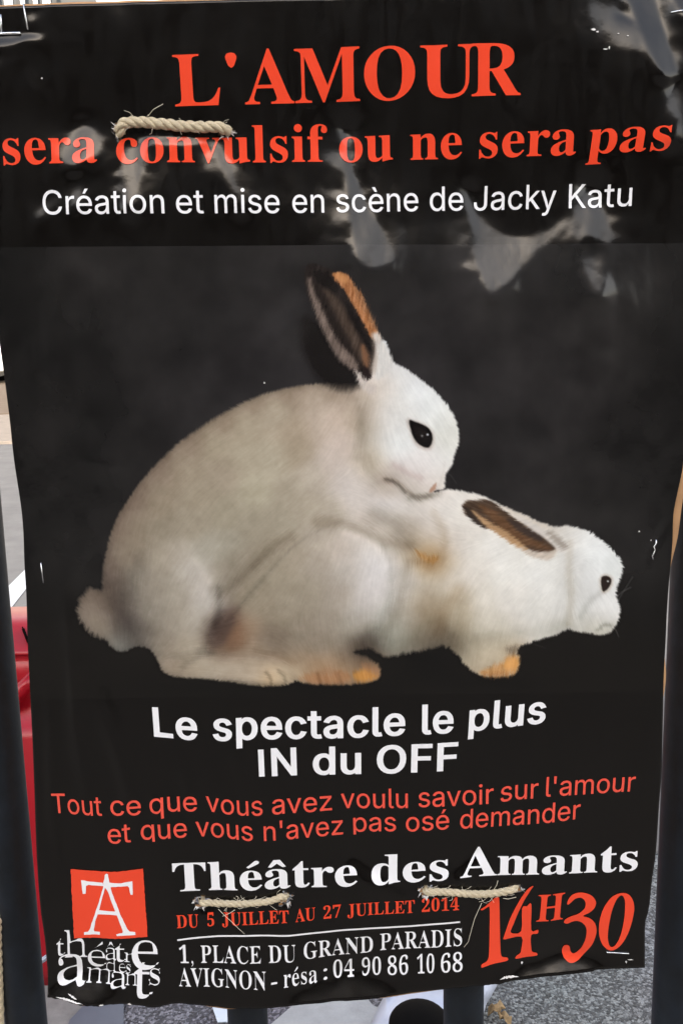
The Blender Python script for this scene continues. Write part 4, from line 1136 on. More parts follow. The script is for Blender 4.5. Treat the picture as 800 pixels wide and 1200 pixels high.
def print_shape(name, groups, mat, parent, lift=0.00042, cut=5.0, label=None):
    """ink laid on the creased sheet: the outlines of each group are filled
    (non-zero winding) with small triangles that follow the relief"""
    VX, FX = [], []
    for cs in groups:
        cs = [densify(c) for c in cs]
        pts, edges = [], []
        for c in cs:
            k0 = len(pts)
            pts += [Vector(v) for v in c]
            edges += [(k0 + i, k0 + (i + 1) % len(c)) for i in range(len(c))]
        al = np.concatenate(cs)
        lo, hi = al.min(0), al.max(0)
        mx, my = np.meshgrid(np.arange(lo[0] + cut / 2, hi[0], cut), np.arange(lo[1] + cut / 2, hi[1], cut))
        mx, my = mx.ravel(), my.ravel()
        if len(mx):
            ok = winding(mx, my, cs) != 0
            for c in cs:
                ok &= np.abs(sd_poly(mx, my, c)) > 1.2
            pts += [Vector(v) for v in np.stack([mx, my], 1)[ok]]
        v2, e2, f2, *_ = mathutils.geometry.delaunay_2d_cdt(pts, edges, [], 0, 1e-5)
        V2 = np.array([v[:] for v in v2])
        F2 = np.array(f2)
        cen = V2[F2].mean(1)
        F2 = F2[winding(cen[:, 0], cen[:, 1], cs) != 0]
        FX.append(F2 + sum(len(v) for v in VX))
        VX.append(V2)
    V, F = np.concatenate(VX), np.concatenate(FX)
    used, inv = np.unique(F, return_inverse=True)
    V, F = V[used], inv.reshape(F.shape)
    W = on_sheet(V[:, 0], V[:, 1], lift)
    nrm = np.cross(W[F[:, 1]] - W[F[:, 0]], W[F[:, 2]] - W[F[:, 0]])
    flip = nrm[:, 1] > 0
    F[flip] = F[flip][:, ::-1]
    o = link(name, np_mesh(name, W, F), mat, parent)
    o.data.normals_split_custom_set_from_vertices([tuple(n) for n in sheet_normals(V[:, 0], V[:, 1])])
    if label: o['label'] = label
    return o

SE = 1000 / 455.0                    # serif: cap height 455 units
b1 = interp([(180, 124.8), (235, 123), (345, 120), (430, 116.5), (520, 113.2), (610, 111)])
wl = word("L'", SERIF, 205, 278, b1, 60 * SE, -0.02)
g = [word("L", SERIF, 205, 259, b1, 60 * SE, -0.01), word("'", SERIF, 266, 279, interp([(0, 121), (800, 121)]), 59 * SE),
     word("A", SERIF, 287, 345, b1, 63 * SE), word("M", SERIF, 346, 422, b1, 63 * SE), word("O", SERIF, 427, 486.5, b1, 61 * SE),
     word("U", SERIF, 492.5, 557, b1, 61 * SE), word("R", SERIF, 552.5, 610, b1, 61.5 * SE)]
print_shape('title', g, INK_RED, poster, label="large red serif title reading L'AMOUR")

b2 = interp([(-10, 193.6), (60, 192), (110, 190.8), (137, 191.5), (200, 190), (270, 190.5), (370, 188.8), (460, 187), (540, 185), (610, 183), (675, 180.5), (730, 178), (790, 176.3)])
XS = 1000 / 325.0
g = [word("sera", SERIF, 5, 115, b2, 31.5 * XS), word("convulsif", SERIF, 136.7, 384, b2, 31.5 * XS), word("ou", SERIF, 397.6, 460.5, b2, 31.5 * XS),
     word("ne", SERIF, 481, 541.5, b2, 31 * XS), word("sera", SERIF, 561.5, 675, b2, 30.5 * XS, 0.03), word("pas", SERIF, 688, 781.5, b2, 29 * XS, 0.10)]
print_shape('subtitle', g, INK_RED, poster, label='red serif line reading sera convulsif ou ne sera pas')

b3 = interp([(30, 252.4), (52, 252), (194, 250.5), (328, 250), (440, 248.3), (543, 246), (652, 243.8), (740, 241)])
SA = 1000 / max(q[:, 1].max() for q in SANS['N'][1])
SB = SA
g = [word(t, SANS, x0, x1, b3, 28.5 * SA, sh, 2, 2) for t, x0, x1, sh in (("Création", 52, 194, 0), ("et", 207.6, 239.6, 0), ("mise", 252.5, 328, 0), ("en", 343, 380, 0),
     ("scène", 394, 490, 0), ("de", 503.5, 543.5, 0), ("Jacky", 556, 652, 0.02), ("Katu", 667, 740, 0.02))]
print_shape('credit_line', g, INK_WHITE, poster, label='white sans line reading Création et mise en scène de Jacky Katu')

b4 = interp([(170, 862.5), (190, 863), (215, 866), (235, 867), (265, 867.3), (300, 866), (360, 864.5), (410, 863.5), (440, 862), (470, 860.5), (530, 858.5), (560, 856), (580, 853.5), (610, 849.5), (640, 846.5)])
BX, BY = 21, 12
g = [word("Le", SANS, 180.6, 232, b4, 33 * SB, -0.01, BX, BY, 26), word("spectacle", SANS, 249.5, 474.5, b4, 33 * SB, 0.02, BX, BY, 26),
     word("le", SANS, 494, 531, b4, 33.5 * SB, 0.02, BX, BY, 26), word("plus", SANS, 548.5, 638.5, b4, 32 * SB, 0.06, BX, BY, 26)]
print_shape('slogan', g, INK_WHITE, poster, label='bold white sans line reading Le spectacle le plus')
b5 = interp([(290, 910), (330, 908.5), (370, 907), (424, 906), (480, 904.7), (540, 902.5)])
g = [word("IN", SANS, 303.5, 348, b5, 31.5 * SB, 0.0, 18, BY, 40), word("du", SANS, 366.5, 423, b5, 31.5 * SB, 0.02, BX, BY, 26), word("OFF", SANS, 441, 536, b5, 32 * SB, 0.03, BX, BY, 26)]
print_shape('slogan', g, INK_WHITE, poster, label='bold white sans line reading IN du OFF')

b6 = interp([(50, 951.5), (72, 953), (100, 955), (120, 956), (140, 955.5), (166, 954), (200, 951), (231, 950.2), (245, 950.5), (262, 953.5), (285, 955.6), (308, 955.6), (330, 953.6), (389, 949.5),
             (405, 947), (440, 947.3), (478, 946.8), (500, 945.5), (540, 944.6), (578, 941.8), (600, 937.8), (630, 935.2), (642, 933.6), (680, 931), (743, 927)])
g = [word(t, SANS, x0, x1, b6, 23.0 * SA, sh, 3, 3) for t, x0, x1, sh in (("Tout", 62.3, 120, 0), ("ce", 130, 166, 0), ("que", 176, 231.4, 0), ("vous", 242, 308, 0), ("avez", 319, 389, 0),
     ("voulu", 399.6, 477.7, 0), ("savoir", 490, 578, 0), ("sur", 586, 630, 0.02), ("l'amour", 639, 743, 0.03))]
print_shape('tagline', g, INK_CORAL, poster, label="coral sans line reading Tout ce que vous avez voulu savoir sur l'amour")
b7 = interp([(120, 988.8), (140, 988), (154, 986), (175, 983), (200, 982), (220, 981), (234, 980), (260, 981.6), (285, 984.6), (297, 985.6), (320, 985), (350, 982.5), (402, 978.4),
             (414, 976), (440, 975), (480, 974.6), (526, 971.8), (540, 972.2), (580, 968.6), (640, 964), (680, 959.4)])
g = [word(t, SANS, x0, x1, b7, 22.6 * SA, sh, 3, 3) for t, x0, x1, sh in (("et", 127, 154, 0), ("que", 166, 219.6, 0), ("vous", 230, 296.5, 0), ("n'avez", 309.4, 402, 0), ("pas", 414, 464, 0),
     ("osé", 475.4, 526, 0), ("demander", 538.8, 679, 0.03))]
# a fold along the line swallows the tails of q and p, as in the photograph
for cs in g:
    for c in cs:
        lim = b7(c[:, 0]) + 3.2
        c[:, 1] = np.minimum(c[:, 1], lim)
print_shape('tagline', g, INK_CORAL, poster, label="coral sans line reading et que vous n'avez pas osé demander")

b8 = interp([(195, 1045), (225, 1044.4), (260, 1043), (295, 1043), (320, 1042.2), (345, 1040.4), (370, 1040), (395, 1039), (419, 1037.6), (435, 1037), (470, 1034.5), (525, 1030.5), (538, 1028),
             (580, 1025.5), (640, 1025), (690, 1023), (746, 1020)])
g = [word("Théâtre", SERIF, 203.6, 418.7, b8, 33 * SE, 0.0, 3, 0), word("des", SERIF, 435, 525.3, b8, 33 * SE, 0.02, 3, 0), word("Amants", SERIF, 538.7, 746.4, b8, 32 * SE, 0.03, 3, 0)]
print_shape('theatre_name', g, INK_WHITE, poster, label='bold white serif line reading Théâtre des Amants')

b9 = interp([(200, 1087.6), (233, 1086), (250, 1084.5), (280, 1083.8), (338, 1082), (370, 1078.8), (400, 1075.8), (440, 1072), (485, 1069), (515, 1067), (540, 1066)])
g = [word(t, SERIF, x0, x1, b9, 15.0 * SE, 0.0, 2, 0, 16) for t, x0, x1 in (("DU", 207.5, 233), ("5", 243.5, 251.5), ("JUILLET", 260.5, 338.5), ("AU", 346, 369.5), ("27", 379, 399.5), ("JUILLET", 407, 485.5), ("2014", 494, 537.5))]
print_shape('date_line', g, INK_RED, poster, label='small red serif line reading DU 5 JUILLET AU 27 JUILLET 2014')

def stroke(pts, w):
    c = catmull(pts, 6)
    d = np.gradient(c, axis=0)
    n = np.stack([-d[:, 1], d[:, 0]], 1)
    n /= np.linalg.norm(n, axis=1, keepdims=True)
    return np.concatenate([c + n * w / 2, (c - n * w / 2)[::-1]])
print_shape('rule', [[stroke([(208, 1101.3), (235, 1098), (267, 1096.2), (302, 1096.2), (330, 1097.5), (350, 1096.6), (395, 1092), (440, 1088.5), (500, 1083.5), (538.7, 1080.4)], 1.9)]], INK_WHITE, poster)

TX = -9
b10 = interp([(205, 1128), (230, 1127.5), (270, 1127.6), (300, 1128.4), (346, 1128.4), (360, 1125.8), (400, 1121.5), (437, 1118), (450, 1114.6), (490, 1111), (541, 1108)])
g = [word(t, SERIF, x0, x1, b10, 20 * SE, 0.01, TX, 0, 6) for t, x0, x1 in (("1,", 211, 227), ("PLACE", 236, 306), ("DU", 315, 346.5), ("GRAND", 356, 437), ("PARADIS", 445.5, 541))]
print_shape('address_line', g, INK_WHITE, poster, label='white serif line reading 1, PLACE DU GRAND PARADIS')
b11 = interp([(205, 1154), (250, 1155), (290, 1157.6), (312, 1159.3), (330, 1157.6), (372, 1154), (384, 1151.4), (415, 1149), (446, 1145), (478, 1141.3), (508, 1139), (541, 1137.4)])
g = [word(t, SERIF, x0, x1, b11, 21 * SE, 0.01, TX, 0, 6) for t, x0, x1 in (("AVIGNON", 210.5, 312), ("-", 318, 325), ("résa", 332.6, 371.5), (":", 379, 383.5), ("04", 390.5, 415), ("90", 424, 446.5), ("86", 454, 478), ("10", 488.5, 508.5), ("68", 516, 541.5))]
print_shape('address_line', g, INK_WHITE, poster, label='white serif line reading AVIGNON - résa : 04 90 86 10 68')

def zp(pts, ox, oy, s, n=4):
    c = np.asarray(pts, float) / s + [ox, oy]
    return catmull(c, n, True) if n > 1 else c
Z3 = (540, 1020, 3.636)
one = [(82, 165), (105, 150), (130, 128), (148, 113), (160, 114), (163, 150), (165, 250), (168, 340), (171, 364), (180, 373), (198, 376), (199, 388), (170, 393), (130, 399), (90, 411), (85, 407), (87, 397), (105, 388), (115, 374), (119, 340), (121, 250), (121, 162), (112, 156), (92, 168)]
four = [(308, 68), (285, 80), (258, 115), (235, 155), (210, 205), (192, 255), (182, 286), (186, 297), (258, 288), (258, 345), (253, 362), (237, 372), (236, 385), (280, 381), (326, 377), (326, 365), (309, 360), (302, 345), (300, 284), (327, 277), (328, 259), (300, 260), (300, 148), (280, 155), (260, 165), (257, 264), (212, 268), (224, 232), (245, 180), (270, 128), (295, 88)]
three = [(452, 145), (458, 125), (475, 106), (502, 96), (530, 98), (555, 108), (570, 125), (574, 143), (565, 165), (543, 184), (520, 197), (545, 205), (565, 220), (576, 245), (576, 275), (562, 320), (540, 355), (515, 385), (490, 400), (465, 403), (445, 390), (437, 370), (440, 345), (452, 335), (465, 338), (470, 350), (473, 364), (482, 372), (497, 366), (515, 345), (528, 315), (535, 285), (535, 255), (525, 235), (505, 222), (480, 222), (455, 233), (440, 229), (446, 214), (470, 200), (500, 188), (524, 166), (530, 145), (524, 127), (508, 118), (486, 124), (468, 140), (457, 149)]
zero_o = [(690, 97), (715, 105), (732, 130), (737, 165), (730, 210), (715, 260), (695, 300), (672, 328), (648, 342), (625, 340), (603, 320), (590, 285), (587, 245), (592, 205), (607, 160), (635, 120), (662, 102)]
zero_i = [(680, 108), (665, 120), (648, 155), (635, 200), (627, 250), (625, 290), (630, 318), (640, 328), (655, 322), (672, 295), (685, 255), (695, 205), (698, 160), (697, 130), (690, 112)]
bH = interp([(620, 1081.5), (640, 1081), (664, 1078.2)])
g = [[zp(one, *Z3)], [zp(four, *Z3, 3)], word("H", SERIF, 628.3, 659.5, bH, 32 * SE, 0.06), [zp(three, *Z3)], [zp(zero_o, *Z3), zp(zero_i, *Z3)]]
print_shape('show_time', g, INK_RED, poster, label='big red numerals reading 14H30')

# logo: red square with a white T over an A, and the theatre's name in jumbled letters
def jag(c, a, seed):
    c = densify(c, 3.0)
    r = np.random.default_rng(seed)
    return c + r.normal(0, a, c.shape)
Z4 = (60, 1010, 5.714)
square = [(130, 52), (180, 55), (300, 62), (400, 70), (500, 62), (615, 45), (622, 150), (630, 300), (640, 420), (645, 505), (560, 515), (430, 524), (330, 518), (240, 517), (152, 524), (147, 420), (140, 250), (133, 130)]
logo = print_shape('logo', [[jag(zp(square, *Z4, 1), 0.22, 1)]], INK_RED, poster, label='red square logo with a white A crossed by a T')
tl = [(200, 125), (260, 133), (345, 142), (352, 165), (300, 160), (250, 157), (235, 165), (230, 215), (212, 217), (205, 160)]
tr = [(385, 142), (450, 145), (530, 135), (543, 132), (545, 180), (546, 225), (530, 224), (522, 175), (510, 165), (450, 168), (395, 172)]
aa = [(370, 80), (380, 85), (388, 120), (400, 180), (430, 270), (470, 370), (510, 455), (525, 472), (562, 475), (565, 495), (500, 498), (440, 503), (435, 490), (475, 482), (480, 468), (455, 400), (440, 360), (375, 357), (312, 352), (295, 400), (285, 460), (290, 470), (325, 474), (325, 494), (270, 493), (218, 497), (217, 478), (245, 474), (258, 455), (290, 360), (320, 270), (345, 185), (352, 140), (360, 90)]
ai = [(362, 175), (340, 250), (322, 325), (375, 332), (430, 335), (400, 260), (380, 200)]
print_shape('monogram', [[jag(zp(tl, *Z4, 1), 0.15, 2)], [jag(zp(tr, *Z4, 1), 0.15, 3)], [jag(zp(aa, *Z4, 1), 0.15, 4), jag(zp(ai, *Z4, 1), 0.1, 5)]], INK_WHITE, logo, lift=0.00060)
Z5 = (60, 1095, 5.714)
def letter(ch, x0, x1, yb, yt, ex=-26, hh=None):
    """one letter fitted to a box of the zoomed logo"""
    a, c = SERIF[ch]
    c = embolden(c, ex, -1)
    lo = np.min([q.min(0) for q in c], 0)
    hi = np.max([q.max(0) for q in c], 0)
    o = []
    for q in c:
        u = (q - lo) / (hi - lo)
        o.append(np.stack([x0 + u[:, 0] * (x1 - x0), yb + u[:, 1] * (yt - yb)], 1) / Z5[2] + Z5[:2])
    return o
g = [letter('t', 33, 90, 158, 38), letter('h', 86, 238, 172, -22, -34), letter('é', 238, 366, 243, 58), letter('â', 360, 438, 187, 58, -30), letter('t', 424, 502, 194, 70),
     letter('r', 488, 556, 192, 128, -34), letter('e', 538, 722, 240, 44, -22), letter('d', 364, 432, 266, 172, -40), letter('e', 452, 502, 266, 204, -36), letter('s', 500, 532, 264, 206, -24),
     letter('a', 34, 228, 357, 148, -22), letter('m', 230, 402, 337, 250, -34), letter('a', 398, 508, 363, 260, -28), letter('n', 498, 578, 338, 262, -36), letter('t', 556, 684, 421, 190, -26), letter('s', 655, 731, 337, 226, -20)]
for i, cs in enumerate(g):
    print_shape('logo_letter', [cs], INK_WHITE, logo, lift=0.00044 + 0.000035 * (i % 5))

# ------------------------------------------------------------------ the printed picture
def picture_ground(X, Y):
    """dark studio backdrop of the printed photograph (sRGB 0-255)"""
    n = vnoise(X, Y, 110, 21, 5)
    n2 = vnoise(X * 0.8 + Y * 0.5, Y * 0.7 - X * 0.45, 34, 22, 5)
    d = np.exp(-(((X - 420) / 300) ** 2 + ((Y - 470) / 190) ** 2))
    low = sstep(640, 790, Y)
    v = 27 + 22 * d + 32 * (n - 0.5) + 18 * (n2 - 0.5)  # mottling: smoky print tone, plus reflections on the folds put into the colour
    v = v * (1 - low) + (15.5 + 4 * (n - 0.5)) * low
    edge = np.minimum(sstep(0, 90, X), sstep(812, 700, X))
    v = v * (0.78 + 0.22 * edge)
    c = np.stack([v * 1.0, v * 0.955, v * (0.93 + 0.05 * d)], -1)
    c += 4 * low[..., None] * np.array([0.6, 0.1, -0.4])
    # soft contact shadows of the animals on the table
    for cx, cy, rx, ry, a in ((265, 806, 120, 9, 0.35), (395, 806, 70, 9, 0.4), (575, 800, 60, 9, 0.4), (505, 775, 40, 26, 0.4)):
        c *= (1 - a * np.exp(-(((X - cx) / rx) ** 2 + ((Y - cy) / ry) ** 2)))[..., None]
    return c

PX0, PX1, PY0, PY1 = 76.0, 744.0, 300.0, 814.0
RES = 1.25
PW, PH = int((PX1 - PX0) * RES) + 1, int((PY1 - PY0) * RES) + 1
pX, pY = np.meshgrid(PX0 + np.arange(PW) / RES, PY0 + np.arange(PH) / RES)

A_BODY = [(452, 400), (458, 421), (470, 429), (482, 436), (495, 446), (508, 457), (520, 470), (529, 483), (535, 497), (537.5, 510), (536, 522), (532, 534), (531, 541), (527, 548), (522, 556), (521, 565), (519, 573), (508, 578),
          (530, 600), (520, 650), (505, 664), (480, 654), (455, 640), (430, 622), (400, 616), (350, 640), (300, 690), (268, 730), (252, 752), (246, 762), (290, 762), (320, 770), (345, 785), (348, 794), (342, 800), (332, 803), (316, 804), (296, 803), (275, 800),
          (255, 797), (235, 795), (215, 794), (200, 792), (191, 787), (186, 778), (181, 768), (172, 759), (158, 758), (148, 763), (138, 763), (130, 758), (124, 751), (112, 746), (103, 739), (96, 730), (92, 721), (91, 711), (94, 701), (100, 693), (107, 689), (119, 690),
          (121, 676), (122, 662), (125, 646), (130, 626), (137, 608), (146, 592), (158, 574), (172, 556), (188, 539), (205, 523), (222, 510), (240, 497), (260, 485), (280, 474), (300, 465), (325, 457), (350, 452), (380, 449), (402, 450), (420, 448), (430, 424), (440, 405)]
B_BODY = [(508, 577), (520, 574), (535, 574), (550, 577), (565, 581), (580, 588), (600, 597), (620, 605.5), (640, 614), (650, 616), (665, 615.5), (680, 619), (695, 626), (707, 635), (718, 645), (726, 655), (729, 665), (727, 675), (723, 686), (721, 695), (724, 704), (726.5, 717),
          (722, 731), (714, 741), (705, 744), (690, 742), (673, 740), (666, 737), (650, 744), (635, 748.5), (614, 755), (604, 761), (607.5, 770), (606.5, 785), (597, 791.5), (580, 793), (563, 791.5), (553, 786), (544, 778), (536, 769), (529, 762), (519, 757), (500, 761),
          (476, 766), (460, 769), (446, 767), (432, 759), (415, 764), (430, 770), (442, 778), (446, 789), (440, 797), (425, 800.5), (405, 802), (385, 802), (366, 801.5), (350, 799), (330, 790), (310, 778), (280, 774), (244, 768), (240, 745),
          (268, 724), (300, 684), (340, 640), (385, 610), (420, 600), (470, 590)]
# colour samples of the print: x, y, r, g, b, spread
DABS = [
    # back of the upper rabbit
    (390, 452, 158, 144, 132), (340, 459, 156, 141, 128), (300, 470, 152, 137, 124), (262, 490, 148, 133, 120), (225, 514, 144, 129, 117), (190, 545, 140, 125, 114), (160, 582, 136, 121, 111), (138, 618, 132, 117, 107), (127, 655, 126, 113, 104), (126, 680, 112, 100, 94),
    (365, 475, 182, 168, 156), (320, 482, 180, 169, 155), (285, 498, 176, 165, 150), (250, 520, 172, 161, 146), (215, 552, 166, 154, 140), (185, 590, 158, 146, 132), (160, 625, 152, 140, 127), (148, 650, 146, 134, 122),
    (350, 505, 176, 162, 147), (345, 530, 172, 159, 144), (320, 540, 184, 175, 160), (290, 540, 178, 168, 153), (262, 556, 168, 156, 143), (235, 580, 166, 155, 141), (300, 575, 182, 174, 158), (265, 600, 170, 161, 147), (225, 615, 166, 156, 143), (190, 625, 158, 148, 135),
    (375, 500, 196, 182, 171), (395, 490, 200, 184, 172), (405, 520, 206, 192, 184), (390, 545, 204, 192, 184), (370, 560, 186, 176, 165), (405, 570, 206, 198, 192), (340, 575, 174, 164, 151), (330, 610, 172, 163, 150), (360, 595, 178, 168, 155), (385, 600, 184, 174, 162),
    (412, 460, 176, 160, 148), (418, 478, 186, 171, 158), (424, 500, 178, 163, 147), (418, 530, 194, 181, 170), (300, 620, 166, 157, 144), (270, 640, 168, 161, 150), (240, 645, 174, 168, 158), (285, 660, 152, 142, 130), (310, 640, 158, 148, 135), (262, 680, 150, 141, 130),
    # thigh and hind foot
    (205, 645, 182, 173, 163), (185, 650, 170, 160, 148), (225, 668, 190, 183, 176), (242, 688, 200, 193, 187), (245, 708, 202, 196, 190), (235, 730, 188, 181, 172), (210, 690, 176, 168, 158), (185, 690, 164, 155, 145), (180, 715, 156, 148, 139), (205, 725, 170, 161, 151),
    (160, 680, 148, 140, 131), (155, 705, 142, 134, 127), (140, 700, 108, 98, 91), (131, 705, 84, 74, 70), (140, 728, 92, 83, 79), (150, 740, 88, 80, 77), (160, 748, 108, 100, 95), (148, 757, 128, 127, 124), (137, 755, 138, 136, 130), (170, 742, 138, 130, 122), (190, 752, 152, 142, 132),
    (205, 770, 172, 160, 147), (225, 760, 182, 172, 159), (200, 785, 158, 144, 131), (225, 785, 178, 165, 150), (250, 780, 186, 175, 161), (275, 780, 184, 172, 158), (280, 795, 176, 162, 148), (300, 790, 192, 178, 162), (318, 794, 214, 186, 152), (334, 788, 206, 192, 172), (340, 796, 196, 182, 162), (300, 775, 178, 164, 149),
    # tail
    (100, 700, 112, 100, 92), (98, 712, 142, 130, 121), (110, 705, 146, 132, 121), (118, 700, 126, 113, 103), (106, 722, 160, 147, 137), (116, 730, 164, 151, 139), (112, 742, 140, 130, 120), (122, 742, 148, 138, 128), (98, 727, 120, 110, 102),
    # gap under the belly
    (256, 738, 78, 64, 60), (264, 731, 88, 74, 70), (268, 748, 108, 82, 66), (278, 742, 140, 108, 84), (262, 756, 120, 102, 90), (283, 756, 146, 126, 110), (290, 740, 166, 148, 132),
    # haunch of the lower rabbit
    (300, 710, 164, 153, 139), (300, 690, 158, 148, 134), (320, 670, 164, 154, 140), (345, 650, 172, 161, 148), (375, 630, 184, 174, 163), (340, 690, 168, 158, 145), (330, 720, 158, 148, 135), (360, 700, 166, 156, 144), (318, 748, 134, 122, 111), (325, 755, 130, 118, 107), (350, 745, 148, 138, 127),
    (370, 660, 178, 168, 158), (395, 640, 196, 185, 176), (420, 626, 208, 200, 192), (440, 636, 220, 216, 210), (410, 665, 192, 184, 177), (430, 665, 210, 205, 201), (444, 662, 224, 222, 220), (440, 690, 216, 211, 208), (425, 710, 200, 194, 190), (395, 700, 176, 166, 157), (385, 730, 162, 152, 142), (415, 735, 180, 174, 166), (405, 752, 160, 152, 142), (376, 755, 148, 137, 126),
    (300, 765, 164, 150, 137), (330, 772, 160, 144, 130), (355, 778, 156, 138, 121), (370, 788, 168, 140, 114), (395, 780, 162, 140, 120), (385, 792, 174, 146, 120), (410, 788, 178, 150, 122), (436, 786, 176, 142, 112), (415, 775, 140, 122, 106), (430, 776, 134, 114, 98), (350, 795, 172, 152, 130),
    (420, 758, 84, 76, 70), (436, 756, 92, 86, 80), (428, 764, 70, 60, 54), (412, 765, 128, 114, 102),
    # fore leg of the upper rabbit
    (425, 585, 210, 203, 197), (445, 592, 222, 220, 219), (470, 594, 226, 224, 220), (492, 588, 226, 222, 216), (435, 606, 196, 184, 174), (455, 606, 212, 205, 198), (475, 610, 200, 191, 183), (492, 610, 206, 198, 190), (468, 624, 186, 175, 164), (485, 632, 184, 173, 161), (500, 628, 214, 206, 198), (512, 642, 206, 196, 184), (490, 646, 178, 158, 132), (500, 654, 176, 136, 88), (509, 655, 158, 122, 82), (482, 640, 172, 158, 142), (450, 626, 190, 178, 166), (460, 640, 200, 193, 186),
    # trunk of the lower rabbit
    (530, 585, 226, 222, 215), (510, 595, 226, 222, 216), (540, 610, 226, 222, 214), (530, 635, 214, 206, 197), (525, 660, 204, 194, 180), (550, 640, 222, 218, 210), (580, 640, 226, 224, 218), (480, 665, 212, 208, 203), (505, 675, 200, 191, 178), (470, 690, 206, 202, 198), (490, 700, 186, 175, 161), (455, 712, 196, 193, 188), (475, 725, 172, 163, 152), (500, 712, 162, 146, 127), (512, 735, 142, 128, 110), (495, 745, 142, 132, 118), (465, 745, 170, 168, 158), (450, 752, 146, 144, 136), (475, 758, 128, 122, 112), (505, 757, 98, 90, 82), (522, 752, 100, 92, 82), (455, 735, 186, 185, 178),
    (540, 680, 218, 212, 202), (560, 665, 222, 217, 208), (535, 705, 198, 188, 172), (560, 700, 222, 217, 206), (545, 730, 192, 183, 167), (565, 730, 212, 206, 194), (540, 755, 138, 130, 117), (555, 760, 172, 163, 148), (575, 755, 196, 188, 172), (590, 745, 202, 197, 186), (562, 776, 186, 172, 154), (578, 775, 194, 178, 156), (584, 764, 196, 186, 170), (570, 768, 190, 178, 160), (596, 764, 186, 166, 140),
    (590, 670, 228, 226, 219), (600, 700, 224, 220, 212), (610, 735, 210, 205, 196), (625, 715, 220, 218, 211), (640, 735, 208, 205, 197), (645, 700, 226, 224, 218), (630, 670, 228, 227, 222), (650, 660, 226, 225, 219), (655, 690, 224, 223, 217), (658, 720, 212, 210, 204), (660, 738, 184, 180, 172), (610, 650, 228, 226, 219), (575, 610, 226, 222, 214), (560, 590, 224, 219, 210), (600, 605, 214, 205, 193), (630, 615, 206, 197, 186),
    # head of the lower rabbit
    (668, 690, 198, 196, 190), (670, 665, 206, 204, 199), (672, 715, 206, 205, 200), (690, 640, 230, 231, 228), (670, 630, 224, 223, 218), (655, 628, 210, 204, 195), (700, 655, 226, 228, 226), (718, 658, 224, 226, 223), (724, 668, 216, 218, 214), (690, 680, 226, 227, 225), (685, 710, 220, 220, 216), (700, 695, 210, 208, 203), (710, 705, 228, 228, 226), (718, 715, 232, 231, 228), (705, 722, 226, 225, 221), (716, 730, 210, 207, 200), (708, 738, 176, 172, 160), (698, 735, 192, 187, 176), (685, 733, 202, 199, 190), (714, 692, 222, 222, 218),
    # head of the upper rabbit
    (445, 420, 226, 226, 224), (450, 405, 222, 226, 226), (440, 440, 216, 207, 198), (452, 452, 210, 202, 193), (432, 462, 208, 197, 186), (425, 475, 202, 188, 175), (465, 440, 228, 229, 228), (485, 460, 229, 231, 231), (505, 475, 227, 229, 227), (520, 490, 226, 227, 222), (530, 508, 222, 222, 214), (525, 525, 226, 226, 219), (470, 470, 220, 219, 214), (450, 475, 214, 209, 202), (462, 490, 226, 226, 223), (440, 495, 206, 200, 192), (450, 515, 222, 223, 220), (435, 520, 196, 187, 174), (428, 545, 190, 176, 158), (440, 540, 206, 196, 180), (460, 530, 231, 234, 232), (475, 520, 230, 232, 230), (480, 545, 226, 222, 219), (500, 540, 228, 224, 221), (515, 545, 230, 230, 227), (505, 555, 222, 217, 213), (495, 565, 214, 204, 198), (480, 575, 190, 181, 173), (490, 580, 186, 176, 166), (510, 572, 226, 216, 206), (465, 552, 200, 190, 186), (470, 566, 206, 198, 190), (455, 562, 160, 144, 134), (446, 570, 188, 176, 166), (430, 565, 208, 200, 193), (515, 560, 226, 221, 212), (412, 555, 212, 204, 198),
]

def lic(noise, ang, steps=14, h=0.8):
    """smear noise along a direction field: fur"""
    c, s = np.cos(ang), np.sin(ang)
    hh, ww = noise.shape
    acc = noise.copy()
    w = np.ones_like(noise)
    jj, ii = np.meshgrid(np.arange(ww, dtype=np.float32), np.arange(hh, dtype=np.float32))
    for sg in (1, -1):
        x, y = jj.copy(), ii.copy()
        for k in range(steps):
            xi = np.clip(np.rint(x), 0, ww - 1).astype(np.int32)
            yi = np.clip(np.rint(y), 0, hh - 1).astype(np.int32)
            x += sg * h * c[yi, xi]
            y += sg * h * s[yi, xi]
            xi = np.clip(np.rint(x), 0, ww - 1).astype(np.int32)
            yi = np.clip(np.rint(y), 0, hh - 1).astype(np.int32)
            acc += noise[yi, xi]
    acc /= 2 * steps + 1
    return (acc - acc.mean()) / (acc.std() + 1e-9)

